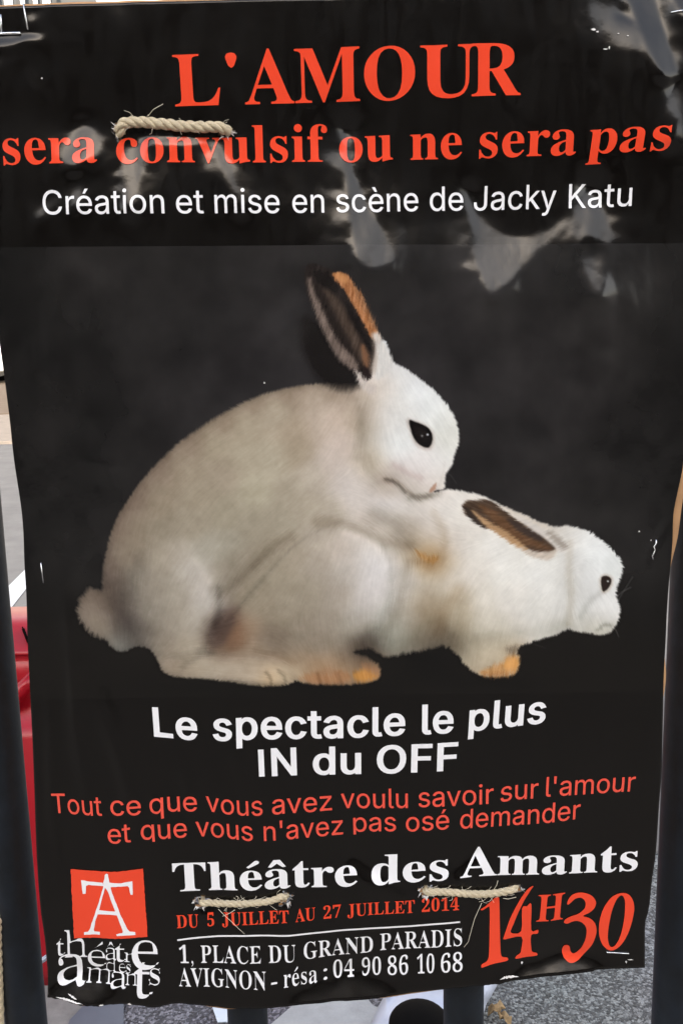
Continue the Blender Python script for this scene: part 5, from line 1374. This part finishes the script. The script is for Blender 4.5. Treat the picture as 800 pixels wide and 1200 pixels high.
def paint_rabbits():
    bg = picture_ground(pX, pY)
    # fur direction: x, y, angle in degrees (image axes, y down)
    flow = [(300, 480, 155), (220, 525, 140), (150, 600, 115), (125, 660, 95), (230, 590, 135), (330, 560, 140), (400, 500, 120), (380, 560, 135), (230, 680, 120), (180, 720, 110), (240, 780, 5), (310, 790, 8), (105, 715, 60), (330, 660, 140),
            (380, 680, 115), (430, 650, 100), (440, 700, 110), (400, 740, 60), (390, 785, 80), (460, 600, 10), (490, 620, 45), (470, 720, 95), (520, 700, 110), (500, 750, 95), (560, 640, 150), (560, 720, 120), (580, 760, 110), (620, 660, 165), (620, 720, 130),
            (660, 700, 95), (690, 640, 150), (720, 660, 60), (710, 720, 70), (690, 700, 20), (450, 440, 100), (500, 460, 40), (530, 500, 75), (480, 480, 30), (450, 520, 100), (500, 550, 60), (470, 550, 45), (430, 480, 110), (560, 590, 25), (600, 780, 80), (420, 590, 20)]
    c2 = np.zeros(pX.shape)
    s2 = np.zeros(pX.shape)
    for x, y, a in flow:
        w = np.exp(-((pX - x) ** 2 + (pY - y) ** 2) / (2 * 38.0 ** 2)) + 1e-9
        c2 += w * math.cos(2 * R(a))
        s2 += w * math.sin(2 * R(a))
    ang = 0.5 * np.arctan2(s2, c2) + 0.5 * (vnoise(pX, pY, 26, 61, 3) - 0.5)
    white = RNG.random(pX.shape).astype(np.float32)
    fine = lic(white, ang, 9)
    blot = np.kron(RNG.random((PH // 3 + 1, PW // 3 + 1)), np.ones((3, 3)))[:PH, :PW].astype(np.float32)
    coarse = lic(blot, ang, 13, 1.0)
    # silhouettes, their edge broken into hairs
    sA = sd_poly(pX, pY, catmull(A_BODY, 4, True))
    sB = sd_poly(pX, pY, catmull(B_BODY, 4, True))
    sAB = np.minimum(sA, sB)
    yy, xx = np.gradient(sAB)
    nrm = np.arctan2(yy, xx)
    # blend outward direction with a lean along the fur
    lean = np.where(np.cos(nrm - ang) >= 0, ang, ang + math.pi)
    dirn = np.arctan2(np.sin(nrm) * 1.2 + np.sin(lean), np.cos(nrm) * 1.2 + np.cos(lean))
    tuft = lic(RNG.random(pX.shape).astype(np.float32), dirn, 6)
    tuft2 = lic(blot, dirn, 9)
    tail = np.exp(-(((pX - 105) / 24) ** 2 + ((pY - 718) / 36) ** 2))
    rough = 0.75 + 1.6 * tail + 0.7 * np.exp(-(((pX - 540) / 120) ** 2 + ((pY - 762) / 26) ** 2)) + 0.4 * np.exp(-(((pX - 700) / 60) ** 2 + ((pY - 640) / 50) ** 2))
    hairy = sAB - (tuft * 0.5 + tuft2 * 0.45) * rough
    soft = 1.8 + 2.2 * tail + 1.2 * np.exp(-(((pX - 250) / 120) ** 2 + ((pY - 480) / 60) ** 2)) + 1.6 * np.exp(-(((pX - 470) / 70) ** 2 + ((pY - 762) / 20) ** 2))
    mask = 1 - sstep(-soft, soft, hairy)
    # base colour from the dabs
    num = np.zeros(pX.shape + (3,))
    den = np.zeros(pX.shape)
    for x, y, r, g, b in DABS:
        w = np.exp(-((pX - x) ** 2 + (pY - y) ** 2) / (2 * 11.5 ** 2)) + 0.02 * np.exp(-((pX - x) ** 2 + (pY - y) ** 2) / (2 * 34.0 ** 2))
        num += w[..., None] * np.array([r, g, b], float)
        den += w
    col = num / (den[..., None] + 1e-9)
    def shade(line, width, amount, tint=(1, 1, 1)):
        nonlocal col
        d = sd_line(pX, pY, catmull(line, 6)) + 0.6 * fine
        k = amount * np.exp(-(d / width) ** 2)
        col = col * (1 - k[..., None] * np.array(tint))
    shade([(340, 628), (318, 642), (295, 664), (275, 684), (258, 698)], 6, 0.13, (0.9, 1, 1.1))
    shade([(248, 690), (252, 715), (246, 745), (234, 762)], 5, 0.10)
    shade([(250, 764), (228, 772), (214, 782)], 4, 0.07)
    shade([(372, 612), (400, 613), (422, 621), (445, 632), (465, 637), (480, 639)], 7.5, 0.13, (0.9, 1, 1.1))
    shade([(440, 604), (455, 606), (470, 611), (482, 622)], 11, 0.07, (0.9, 1, 1.1))
    shade([(508, 600), (520, 625), (519, 648), (508, 660), (492, 658)], 5.5, 0.07, (0.8, 1, 1.2))
    shade([(405, 624), (425, 630), (444, 643), (454, 662)], 4.5, -0.07)
    shade([(478, 660), (470, 690), (462, 720), (448, 745)], 8, 0.10, (0.9, 1, 1.1))
    shade([(228, 655), (246, 682), (252, 705), (246, 735)], 5, -0.05)
    shade([(256, 690), (258, 712), (253, 735)], 5, 0.14)
    shade([(165, 655), (150, 690), (150, 720), (162, 742)], 12, 0.07)
    shade([(312, 788), (317, 795), (318, 803)], 2.2, 0.18)
    shade([(326, 786), (333, 793), (335, 802)], 2.2, 0.16)
    shade([(262, 800), (290, 801), (330, 803)], 3.0, 0.16)
    shade([(190, 768), (215, 768), (245, 764)], 6, 0.07)
    shade([(300, 762), (325, 768), (345, 776)], 5, 0.10, (0.8, 1, 1.2))
    shade([(372, 790), (376, 800)], 2.2, 0.22)
    shade([(396, 790), (400, 801)], 2.2, 0.22)
    shade([(416, 788), (420, 800)], 2.2, 0.22)
    shade([(574, 782), (575, 792)], 2.0, 0.2)
    shade([(588, 780), (590, 791)], 2.0, 0.2)
    shade([(545, 700), (540, 730), (532, 755)], 12, 0.08, (0.8, 1, 1.2))
    shade([(560, 748), (600, 742), (640, 738), (662, 732)], 8, 0.05)
    shade([(398, 455), (418, 470), (422, 500), (418, 535)], 6, 0.06)
    shade([(448, 640), (458, 668), (456, 700), (444, 735)], 5, 0.06)
    shade([(438, 600), (462, 616), (482, 640)], 8, 0.06)
    shade([(452, 562), (466, 566), (478, 577), (490, 582.5), (503, 580)], 3.4, 0.17, (0.9, 1, 1.05))
    shade([(452, 561), (460, 564), (468, 570), (474, 577)], 2.2, 0.20)
    shade([(480, 583), (500, 582), (512, 578)], 4.5, 0.16)
    shade([(462, 545), (480, 555), (492, 560)], 4, 0.06, (0.6, 1, 0.9))
    shade([(430, 470), (424, 500), (430, 540), (440, 562)], 8, 0.05)
    shade([(667, 636), (666, 670), (668, 700), (666, 730)], 5, 0.07, (0.8, 1, 1.2))
    shade([(680, 722), (690, 706), (704, 694)], 4.5, 0.08)
    shade([(536, 690), (522, 715), (514, 740)], 9, 0.08, (0.7, 1, 1.3))
    shade([(700, 738), (708, 732), (715, 733)], 2.6, 0.16)
    mid = np.array([188.0, 180.0, 170.0])
    col = mid + (col - mid) * 1.2
    warm = np.clip((215 - col.mean(-1, keepdims=True)) / 60, 0, 1)
    col *= 1 - warm * np.array([0.015, 0.012, 0.045])
    # fur
    lum = col.mean(-1, keepdims=True) / 220
    col = col + (fine * 1.7 + coarse * 1.3)[..., None] * np.array([1.0, 1.0, 1.0]) * (0.55 + 0.45 * lum)
    col += (vnoise(pX, pY, 16, 72, 4, 0.7) - 0.5)[..., None] * 22 * np.array([1.0, 1.0, 1.0])
    col += (vnoise(pX, pY, 9, 71, 3) - 0.5)[..., None] * 9 * np.array([1.0, 0.95, 0.9])
    # the hairs at the rim are thinner and darker
    rim = np.exp(-(np.maximum(-hairy, 0) / 5.0) ** 2)
    col *= (1 - 0.13 * rim * (pX < 430))[..., None]
    out = bg * (1 - mask[..., None]) + col * mask[..., None]

    def blob(poly, c, soft=1.6, wob=0.8, n=5, a=1.0, tex=0.0, smooth=True):
        nonlocal out
        P = catmull(poly, n, True) if smooth else np.array(poly, float)
        s = sd_poly(pX, pY, P) + fine * wob * 0.7
        m = (1 - sstep(-soft, soft, s)) * a
        cc = np.array(c, float) + (tex * (coarse * 0.6 + fine * 0.4))[..., None] * np.array([1, 0.92, 0.85])
        out = out * (1 - m[..., None]) + cc * m[..., None]
    # ears of the upper rabbit
    blob([(356, 372), (352, 395), (358, 420), (370, 440), (388, 454), (410, 457), (424, 448), (420, 425), (400, 405), (375, 380)], (24, 21, 20), 7, 1.2, a=0.8)
    blob([(357, 324), (359, 313), (365, 309.5), (374, 311), (386, 316), (396, 326), (410, 345), (424, 370), (434, 392), (440, 405), (438, 425), (433, 443), (424, 447), (416, 438), (398, 416), (382, 392), (369, 366), (360, 342)], (38, 32, 30), 2.0, 1.0, tex=6)
    blob([(360, 330), (364, 326), (368, 340), (378, 362), (388, 384), (398, 402), (412, 416), (420, 430), (416, 434), (402, 426), (388, 408), (374, 378), (364, 350)], (128, 113, 104), 3.0, 1.6, tex=16, a=0.85)
    blob([(379, 340), (388, 341), (400, 356), (412, 378), (424, 404), (432, 418), (428, 428), (416, 412), (402, 386), (388, 360)], (86, 72, 62), 5, 1.5, tex=12, a=0.8)
    blob([(370, 318), (384, 322), (394, 336), (392, 344), (378, 334), (370, 328)], (24, 21, 20), 4, 1, a=0.8)
    blob([(404, 352), (412, 362), (424, 384), (434, 404), (434, 412), (424, 396), (410, 372)], (24, 21, 21), 3, 1, a=0.8)
    blob([(424, 404), (431, 414), (432, 428), (429, 432), (424, 420)], (140, 98, 70), 3, 1.2, a=0.75)
    blob([(426, 430), (433, 434), (434, 442), (428, 441)], (36, 28, 28), 2.5, 0.8, a=0.9)
    blob([(389, 323), (394, 319.5), (401, 320), (409, 324.5), (414, 333), (422, 342), (427, 353), (430, 362), (436, 374), (441, 386), (446, 396), (443, 402), (437, 398), (430, 388), (421, 370), (410, 352), (401, 338)], (182, 124, 82), 1.6, 1.1, tex=20)
    blob([(414, 333), (423, 343), (429, 356), (438, 374), (442, 386), (438, 386), (430, 372), (421, 354)], (140, 104, 76), 2.6, 2.0, tex=20, a=0.55)
    blob([(392, 322), (399, 321), (406, 326), (405, 332), (398, 330)], (216, 156, 100), 3, 1.0, a=0.6)
    blob([(436, 392), (443, 390), (450, 402), (456, 414), (459, 424), (450, 440), (440, 444), (437, 430), (440, 412), (438, 402)], (219, 217, 213), 3.0, 1.0, tex=8, a=0.9)
    blob([(436, 398), (441, 404), (442, 424), (438, 438), (433, 432), (437, 414)], (176, 158, 142), 3.5, 1.0, a=0.55)
    blob([(416, 434), (424, 440), (430, 448), (440, 452), (438, 462), (428, 458), (420, 448)], (208, 198, 190), 3, 1.6, tex=6)
    # ear of the lower rabbit
    blob([(541, 592), (546, 587), (556, 586), (570, 587), (584, 594), (600, 607), (618, 616), (634, 626), (648, 638), (652, 645), (644, 655), (632, 655), (618, 650), (598, 636), (578, 622), (560, 612), (546, 602)], (206, 194, 180), 2.6, 1.2, tex=8)
    blob([(541, 592), (548, 586.5), (558, 586), (572, 586), (584, 593), (600, 606), (616, 615), (630, 624), (644, 635), (650, 642), (644, 645), (630, 646), (612, 641), (594, 631), (576, 620), (566, 618), (552, 607), (544, 600)], (74, 58, 46), 2.2, 1.0, tex=9)
    blob([(560, 592), (576, 596), (596, 610), (616, 624), (634, 636), (644, 642), (634, 643), (612, 638), (594, 626), (574, 608)], (112, 79, 52), 4, 1.4, tex=9, a=0.75)
    blob([(552, 598), (562, 604), (574, 612), (592, 622), (606, 633), (618, 643), (606, 641), (590, 631), (574, 620), (562, 612)], (196, 158, 116), 2.4, 1.2, tex=9, a=0.85)
    blob([(544, 594), (552, 600), (562, 611), (568, 618), (560, 615), (549, 606)], (48, 40, 36), 2.2, 0.8, a=0.85)
    blob([(594, 608), (604, 611), (618, 620), (634, 628), (632, 633), (616, 628), (602, 618)], (52, 44, 42), 2.6, 0.9, a=0.7)
    blob([(602, 603), (620, 610), (640, 622), (656, 634), (664, 642), (656, 646), (640, 632), (622, 620)], (212, 206, 199), 2.6, 1.4, tex=6, a=0.9)
    blob([(640, 624), (648, 624), (658, 632), (664, 640), (658, 642), (648, 634)], (134, 124, 112), 4, 1.2, a=0.6)
    # eyes
    blob([(477, 492), (484, 493), (494, 496), (502, 501), (507, 509), (507, 519), (503, 526), (494, 525), (486, 519), (481, 508)], (150, 130, 118), 4, 0.3, a=0.55)
    blob([(479, 492.5), (486, 494), (494, 497), (501, 501), (505.5, 508), (506, 517), (502, 524), (495, 523), (487, 517), (482, 507)], (17, 14, 14), 1.3, 0.15)
    blob([(486, 500), (496, 502), (501, 510), (497, 517), (489, 511)], (34, 29, 28), 3, 0.1, a=0.7)
    for x, y, r, v in ((500.5, 509, 1.2, 235), (494, 510.5, 1.1, 150)):
        m = np.exp(-(((pX - x) ** 2 + (pY - y) ** 2) / (r * r)))[..., None]
        out = out * (1 - m) + v * m
    blob([(702, 678), (708, 673), (716, 676), (717, 683), (713, 691), (706, 695), (703, 688)], (176, 160, 140), 2.6, 0.3, a=0.6)
    blob([(704, 677), (709, 674.6), (714.5, 677), (715.5, 682), (712, 689), (706.5, 693), (704, 687)], (38, 28, 24), 1.1, 0.15)
    m = np.exp(-(((pX - 711.5) ** 2 + (pY - 681) ** 2) / 1.2))[..., None]
    out = out * (1 - m) + 215 * m
    # nose
    blob([(509.5, 566), (511, 567), (509.5, 574), (503, 577), (504, 572)], (172, 130, 106), 1.5, 0.3, a=0.8)
    blob([(521, 541), (520, 556), (517, 566), (512, 570), (516, 558), (519, 548)], (204, 196, 190), 3, 0.5, a=0.35)
    # orange tufts on the feet
    blob([(486, 645), (494, 648), (503, 652), (511, 652), (513, 657), (505, 660), (494, 656)], (170, 124, 70), 3.5, 1.5, tex=10, a=0.75)
    for poly, c, a in (([(352, 794), (366, 789), (384, 790), (400, 786), (410, 792), (404, 800), (384, 801), (362, 800)], (172, 116, 74), 0.6),
                       ([(372, 786), (386, 782), (398, 786), (392, 792), (378, 793)], (150, 106, 74), 0.45),
                       ([(414, 790), (424, 784), (434, 786), (441, 792), (434, 797), (420, 798)], (216, 148, 66), 0.85), ([(424, 777), (438, 780), (446, 788), (438, 792), (428, 786)], (170, 120, 82), 0.5),
                       ([(562, 789), (574, 782), (588, 776), (596, 768), (606, 768), (606.5, 784), (597, 791), (580, 792.5)], (205, 140, 74), 0.75), ([(590, 778), (600, 770), (606, 772), (606, 780), (596, 786)], (232, 166, 88), 0.7),
                       ([(594, 760), (606, 756), (608, 763), (600, 768)], (70, 58, 48), 0.55), ([(566, 790), (580, 787), (596, 789), (590, 794), (574, 794)], (150, 96, 52), 0.5)):
        blob(poly, c, 4.0, 1.6, tex=7, a=a * 0.85)
    blob([(246, 748), (252, 736), (262, 728), (272, 723), (275, 732), (270, 744), (262, 756), (248, 760)], (84, 70, 64), 5, 1.5, a=0.5, tex=5)
    blob([(266, 750), (274, 736), (282, 734), (286, 746), (284, 757), (268, 760)], (136, 104, 80), 6, 1.5, a=0.4, tex=6)
    # a few pale whiskers and loose hairs
    for (x0, y0), (x1, y1), a in (((720, 700), (738, 688), 0.25), ((722, 706), (740, 676), 0.18), ((716, 734), (724, 746), 0.2), ((520, 552), (534, 566), 0.12), ((606, 752), (640, 760), 0.1)):
        d = sd_line(pX, pY, np.array([[x0, y0], [(x0 + x1) / 2 + 1, (y0 + y1) / 2 - 2], [x1, y1]], float))
        m = (a * np.exp(-(d / 0.7) ** 2))[..., None]
        out = out * (1 - m) + 170 * m
    ears = np.minimum(sd_poly(pX, pY, np.array([(350, 300), (470, 300), (470, 460), (350, 460)], float)), 1e9) < 0
    alpha = np.maximum(mask, np.clip(np.abs(out - bg).sum(-1) / 12, 0, 1))
    return out, alpha, sA, sB

INK_GAIN = 0.88
PIC, ALPHA, SDA, SDB = paint_rabbits()

def ink_mesh(name, x, y, F, rgb, lift, parent, label=None):
    used, inv = np.unique(F, return_inverse=True)
    X, Y = x.reshape(-1)[used], y.reshape(-1)[used]
    me = np_mesh(name, on_sheet(X, Y, lift), inv.reshape(F.shape))
    a = me.color_attributes.new('ink', 'FLOAT_COLOR', 'POINT')
    c = np.ones((len(used), 4), np.float32)
    c[:, :3] = srgb_np(rgb.reshape(-1, 3)[used]) * INK_GAIN
    a.data.foreach_set('color', c.ravel())
    o = link(name, me, INK_PICTURE, parent)
    me.normals_split_custom_set_from_vertices(sheet_normals(X, Y).tolist())
    if label: o['label'] = label
    return o

# backdrop of the picture, the full width of the sheet
def P_TOP(v): return 288.3 - 0.0062 * (np.asarray(v, float) - 270)
def P_BOT(v): return 815 - 0.012 * (np.asarray(v, float) - 400)
gx2, gy2 = sheet_grid(290, 190, (lambda v: E_LEFT(v) + 0.6, lambda v: E_RIGHT(v) - 0.6, P_TOP, P_BOT))
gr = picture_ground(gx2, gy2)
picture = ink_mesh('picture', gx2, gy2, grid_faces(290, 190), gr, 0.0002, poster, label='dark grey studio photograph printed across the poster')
Fp = grid_faces(PW, PH)
al = ALPHA.reshape(-1)[Fp].max(1) > 0.03
qx, qy = pX.reshape(-1)[Fp[:, 0]], pY.reshape(-1)[Fp[:, 0]]
# which animal a spot of ink belongs to: the upper one lies over the lower one along its belly, arm and chin
A_FRONT = catmull([(340, 290), (470, 290), (545, 480), (545, 545), (524, 574), (508, 579), (512, 600), (522, 630), (516, 652), (504, 664), (480, 654), (455, 636), (425, 618), (395, 612), (350, 632), (300, 684), (262, 724), (248, 752), (262, 764), (300, 766), (330, 778), (349, 790), (350, 806), (60, 830), (60, 400), (300, 380)], 3, True)
inA = sd_poly(qx, qy, A_FRONT) < 0
ink_mesh('printed_rabbit', pX, pY, Fp[al & inA], PIC, 0.00032, picture, label='printed white rabbit with dark upright ears, sitting behind')
ink_mesh('printed_rabbit', pX, pY, Fp[al & ~inA], PIC, 0.00032, picture, label='printed white rabbit crouching in front with its ear laid back')

# ------------------------------------------------------------------ rope ties, torn holes, staples
def rope_mesh(path, rad, pitch, name, parent=None, seg=12):
    """three hemp strands twisted round a path"""
    c = catmull(path, 14)
    L = np.concatenate([[0], np.cumsum(np.linalg.norm(np.diff(c, axis=0), axis=1))])
    n = max(30, int(L[-1] / 0.0009))
    s = np.linspace(0, L[-1], n)
    P = [Vector((np.interp(t, L, c[:, 0]), np.interp(t, L, c[:, 1]), np.interp(t, L, c[:, 2]))) for t in s]
    T = [(P[min(i + 1, n - 1)] - P[max(i - 1, 0)]).normalized() for i in range(n)]
    N = T[0].orthogonal().normalized()
    Ns = []
    for i in range(n):
        N = (N - T[i] * N.dot(T[i])).normalized()
        Ns.append(N.copy())
    V, F, UV = [], [], []
    for k in range(3):
        ph = 2 * math.pi * k / 3
        base_i = len(V)
        for i in range(n):
            B = T[i].cross(Ns[i])
            a = ph + 2 * math.pi * s[i] / pitch
            wob = 1 + 0.06 * math.sin(s[i] * 900 + k * 2)
            rd = Ns[i] * math.cos(a) + B * math.sin(a)
            tg = (B * math.cos(a) - Ns[i] * math.sin(a))
            cen = P[i] + rd * rad * 0.5
            # strand section, tilted along the twist
            ax = (T[i] + tg * (2 * math.pi * rad * 0.46 / pitch)).normalized()
            u = rd
            w = ax.cross(u).normalized()
            for q in range(seg):
                b = 2 * math.pi * q / seg
                V.append(cen + (u * math.cos(b) * 0.5 + w * math.sin(b) * 0.52) * rad * wob)
                UV.append((s[i] / pitch + k * 0.37, q / seg, 0.0))
        for i in range(n - 1):
            for q in range(seg):
                a0 = base_i + i * seg
                F.append((a0 + q, a0 + (q + 1) % seg, a0 + seg + (q + 1) % seg, a0 + seg + q))
    me = np_mesh(name, np.array([v[:] for v in V]), np.array(F))
    at = me.attributes.new('strand', 'FLOAT_VECTOR', 'POINT')
    at.data.foreach_set('vector', np.array(UV, np.float32).ravel())
    return link(name, me, ROPE, parent)

def fibre(parent, pts, r=0.00014):
    bm = bmesh.new()
    add_tube(bm, pts, r, 6)
    return from_bm('loose_fibre', bm, FIBRE, parent)

def sheet_pt(px, py, lift=0.0):
    return Vector(on_sheet(np.array([float(px)]), np.array([float(py)]), lift)[0])

def rope_tie(front, rad_px, label, fibres, nhair, seed):
    rnd = random.Random(seed)
    rad = rad_px * PXM
    pts = [sheet_pt(x, y, rad * k) for (x, y), k in zip(front, [0.0, 0.75] + [0.95] * (len(front) - 4) + [0.75, 0.0])]
    a, b = pts[0], pts[-1]
    bx = (a.x + b.x) / 2
    back = YR + BAR_R + rad * 1.2
    loop = [pts[-1] + Vector((0.002, 0.012, 0)), Vector((b.x + 0.001, YR, b.z)), Vector(((b.x + bx) / 2 + 0.002, back, b.z + 0.001)), Vector(((a.x + bx) / 2 - 0.002, back, a.z + 0.001)), Vector((a.x - 0.001, YR, a.z)), pts[0] + Vector((-0.002, 0.012, 0))]
    path = [loop[-1]] + pts + loop
    root = tag(empty('rope_tie', (a + b) / 2), label, 'rope', 'rope ties holding the poster to the railing')
    rope_mesh(path, rad, rad * 5.0, 'rope', root)
    for f in fibres:
        fibre(root, [sheet_pt(x, y, l) for x, y, l in f])
    for k in range(nhair):
        i = rnd.randrange(1, len(front) - 1)
        x = front[i][0] + rnd.uniform(-10, 10)
        y = front[i][1] + rnd.choice((-1, 1)) * rad_px * rnd.uniform(.5, .95)
        dx, dy = rnd.uniform(-11, 11), rnd.uniform(-7, 7)
        l = rad * rnd.uniform(0.9, 1.9)
        fibre(root, [Vector(p) for p in catmull([sheet_pt(x, y, rad), sheet_pt(x + dx * .5 + rnd.uniform(-2, 2), y + dy * .6, l * 1.2), sheet_pt(x + dx, y + dy, l)], 4)], 0.00009)
    return root

rope_tie([(139.5, 154), (144, 145.5), (155, 143), (172, 143.5), (192, 145.5), (215, 148), (240, 149), (257, 149), (265, 152)], 6.4,
         'hemp rope tie above the red word convulsif, upper left of the poster',
         [[(174, 137, .004), (181, 130, .006), (193, 124, .007)], [(180, 151, .006), (178, 156, .003), (175, 157, .002)], [(212, 154, .005), (213, 158, .003)]], 26, 1)
rope_tie([(237, 1059), (246, 1057.3), (258, 1057), (272, 1057), (290, 1056.6), (307, 1056), (321, 1053.6), (330, 1050.5), (334, 1053)], 4.6,
         'hemp rope tie over the small red date line, below the word Théâtre',
         [[(256.7, 1062, .004), (264, 1069, .004), (271, 1076, .003), (279, 1085, .002), (287, 1093, .0012)], [(252, 1052, .005), (256, 1047, .006), (260, 1050, .005), (258, 1053, .004)], [(279, 1053, .004), (280, 1046, .005), (278, 1044, .006)], [(276, 1062, .004), (270, 1067, .003), (261, 1072, .002)]], 36, 2)
rope_tie([(500, 1044.5), (510, 1042.6), (520, 1042.5), (534, 1043), (550, 1045), (567, 1045), (584, 1044), (596, 1042), (603, 1041.5)], 5.0,
         'hemp rope tie just above the big red numeral 1, below the word Amants',
         [[(577, 1037, .005), (580, 1031, .006), (581, 1025, .007)], [(563, 1054, .004), (559, 1063, .004), (555, 1074, .003), (552, 1085, .003), (549.5, 1096, .002), (548, 1102, .002), (543, 1109, .0012)], [(604, 1050, .002), (594, 1051, .003), (588, 1049, .004)]], 44, 3)

# a rope end hanging outside the leftmost bar
c0 = at_y(-3.2, 1085, YR - 0.012)
pts = [at_y(-3.0, 1080, YR - 0.012), at_y(-3.4, 1120, YR - 0.012), at_y(-2.6, 1160, YR - 0.012), at_y(-1.6, 1210, YR - 0.012), at_y(-2.4, 1290, YR - 0.012)]
hang = tag(empty('hanging_rope', pts[0]), 'loose hemp rope end hanging beside the leftmost railing bar, lower left corner', 'rope')
rope_mesh([pts[0] + Vector((0.01, 0.012, -0.008)), pts[0] + Vector((0.004, 0.006, 0.003))] + pts, 0.0042, 0.02, 'rope', hang)

# torn laminate round the holes: curled, whitish shards
def shards(cx, cy, rx, ry, n, seed, size=5.0, lo=0, hi=2 * math.pi):
    rnd = random.Random(seed)
    bm = bmesh.new()
    for k in range(n):
        a = rnd.uniform(lo, hi)
        w = rnd.uniform(0.12, 0.3)
        ln = size * rnd.uniform(0.5, 1.2)
        ox, oy = cx + rx * math.cos(a), cy + ry * math.sin(a)
        p = [(cx + rx * 1.05 * math.cos(a - w), cy + ry * 1.05 * math.sin(a - w), 0.0003), (ox + math.cos(a) * ln * .35, oy + math.sin(a) * ln * .35, 0.0016),
             (ox + math.cos(a + rnd.uniform(-.5, .5)) * ln, oy + math.sin(a + rnd.uniform(-.5, .5)) * ln, rnd.uniform(.0012, .0035)), (cx + rx * 1.05 * math.cos(a + w), cy + ry * 1.05 * math.sin(a + w), 0.0003)]
        v = [bm.verts.new(sheet_pt(x, y, l)) for x, y, l in p]
        bm.faces.new((v[0], v[1], v[3]))
        bm.faces.new((v[1], v[2], v[3]))
    r = bmesh.ops.extrude_face_region(bm, geom=bm.faces[:])
    bmesh.ops.translate(bm, vec=(0, 0.0002, 0), verts=[v for v in r['geom'] if isinstance(v, bmesh.types.BMVert)])
    bmesh.ops.recalc_face_normals(bm, faces=bm.faces[:])
    return from_bm('torn_edge', bm, TORN, poster, smooth=False)
shards(139, 153, 5.5, 7, 7, 1, 6, 1.4, 4.4)
shards(264, 153, 6.5, 6, 8, 2, 6.5, -1.2, 2.4)
shards(236, 1058, 8, 6, 8, 3, 3.6, 1.2, 5.0)
shards(334, 1054, 6.5, 6, 8, 4, 4.5, -2.2, 1.4)
shards(499, 1044, 7, 5.5, 11, 5, 4.5, 0.4, 5.2)
shards(604, 1041, 6, 3.2, 4, 6, 5, -0.8, 0.5)

def staple(px0, py0, px1, py1, r, bend=0.0, wob=0):
    a, b = sheet_pt(px0, py0, 0.0005), sheet_pt(px1, py1, 0.0005)
    n = 7 if wob else 3
    pts = [sheet_pt(px0, py0, -0.0015)]
    for i in range(n):
        t = i / (n - 1)
        x, y = px0 + (px1 - px0) * t, py0 + (py1 - py0) * t
        pts.append(sheet_pt(x + wob * math.sin(i * 2.3), y, 0.0006 + bend * math.sin(t * math.pi)))
    pts.append(sheet_pt(px1, py1, -0.0015))
    bm = bmesh.new()
    add_tube(bm, pts, r, 8)
    return from_bm('staple', bm, STEEL, poster)
staple(48.7, 659.5, 51.6, 682.5, 0.00032)
staple(768, 633, 763.5, 655, 0.00045, 0.0005, 1.1)
staple(711, 1116.6, 736, 1117.4, 0.00045)
staple(27.2, 3.5, 32.6, 34, 0.0004)
staple(-8, 39.2, 23, 38.4, 0.0008)
staple(0.8, 17, 1.2, 37, 0.0005)
staple(788, 12.6, 806, 11.6, 0.0005)

# small nicks where the laminate has been scratched through to the white paper
def nick(px, py, w, h, seed, name='scratch'):
    r = np.random.default_rng(seed)
    a = np.linspace(0, 2 * math.pi, 12)[:-1]
    c = np.stack([px + w * np.cos(a) * r.uniform(.4, 1.2, 11), py + h * np.sin(a) * r.uniform(.4, 1.2, 11)], 1)
    return c
for k, (x, y, w, h) in enumerate(((695, 34, 3.2, 1.8), (700, 36.5, 2.0, 1.2), (709, 57.5, 4.0, .8), (713, 56, .8, 2), (724, 39, 1.2, .6), (735, 42, 1.6, .6), (310, 448.5, 1.2, 1.1),
                                 (748, 622.5, 1.3, 1.0), (49.6, 91.5, .9, 1), (612, 1131.5, 1.4, 1.6), (762, 633, .8, 1.2), (738, 1124.5, 4, .9), (733, 1127, 1.0, 1.6))):
    print_shape('scratch', [[nick(x, y, w, h, k + 1)]], TORN, poster)

# hem torn through to the grey core
def torn_hem(pts, w, seed):
    c = catmull(pts, 10)
    r = np.random.default_rng(seed)
    d = np.gradient(c, axis=0)
    n = np.stack([-d[:, 1], d[:, 0]], 1)
    n /= np.linalg.norm(n, axis=1, keepdims=True)
    e = np.sin(np.linspace(0, math.pi, len(c)))[:, None] * w
    return np.concatenate([c + n * e * r.uniform(.3, 1.0, (len(c), 1)), (c - n * e * r.uniform(.3, 1.0, (len(c), 1)))[::-1]])
for k, (pts, w) in enumerate((([(66, 1167), (76, 1168), (88, 1170), (100, 1171.5)], 1.3), ([(80, 1163.5), (86, 1166), (92, 1168)], 1.2), ([(118, 1172.6), (124, 1172.6)], 1.0), ([(150, 1174.5), (155, 1175)], 1.0),
                             ([(585, 1146.5), (594, 1144.5), (608, 1145)], 1.9))):
    print_shape('torn_hem', [[torn_hem(pts, w, k + 1)]], TORN, poster)
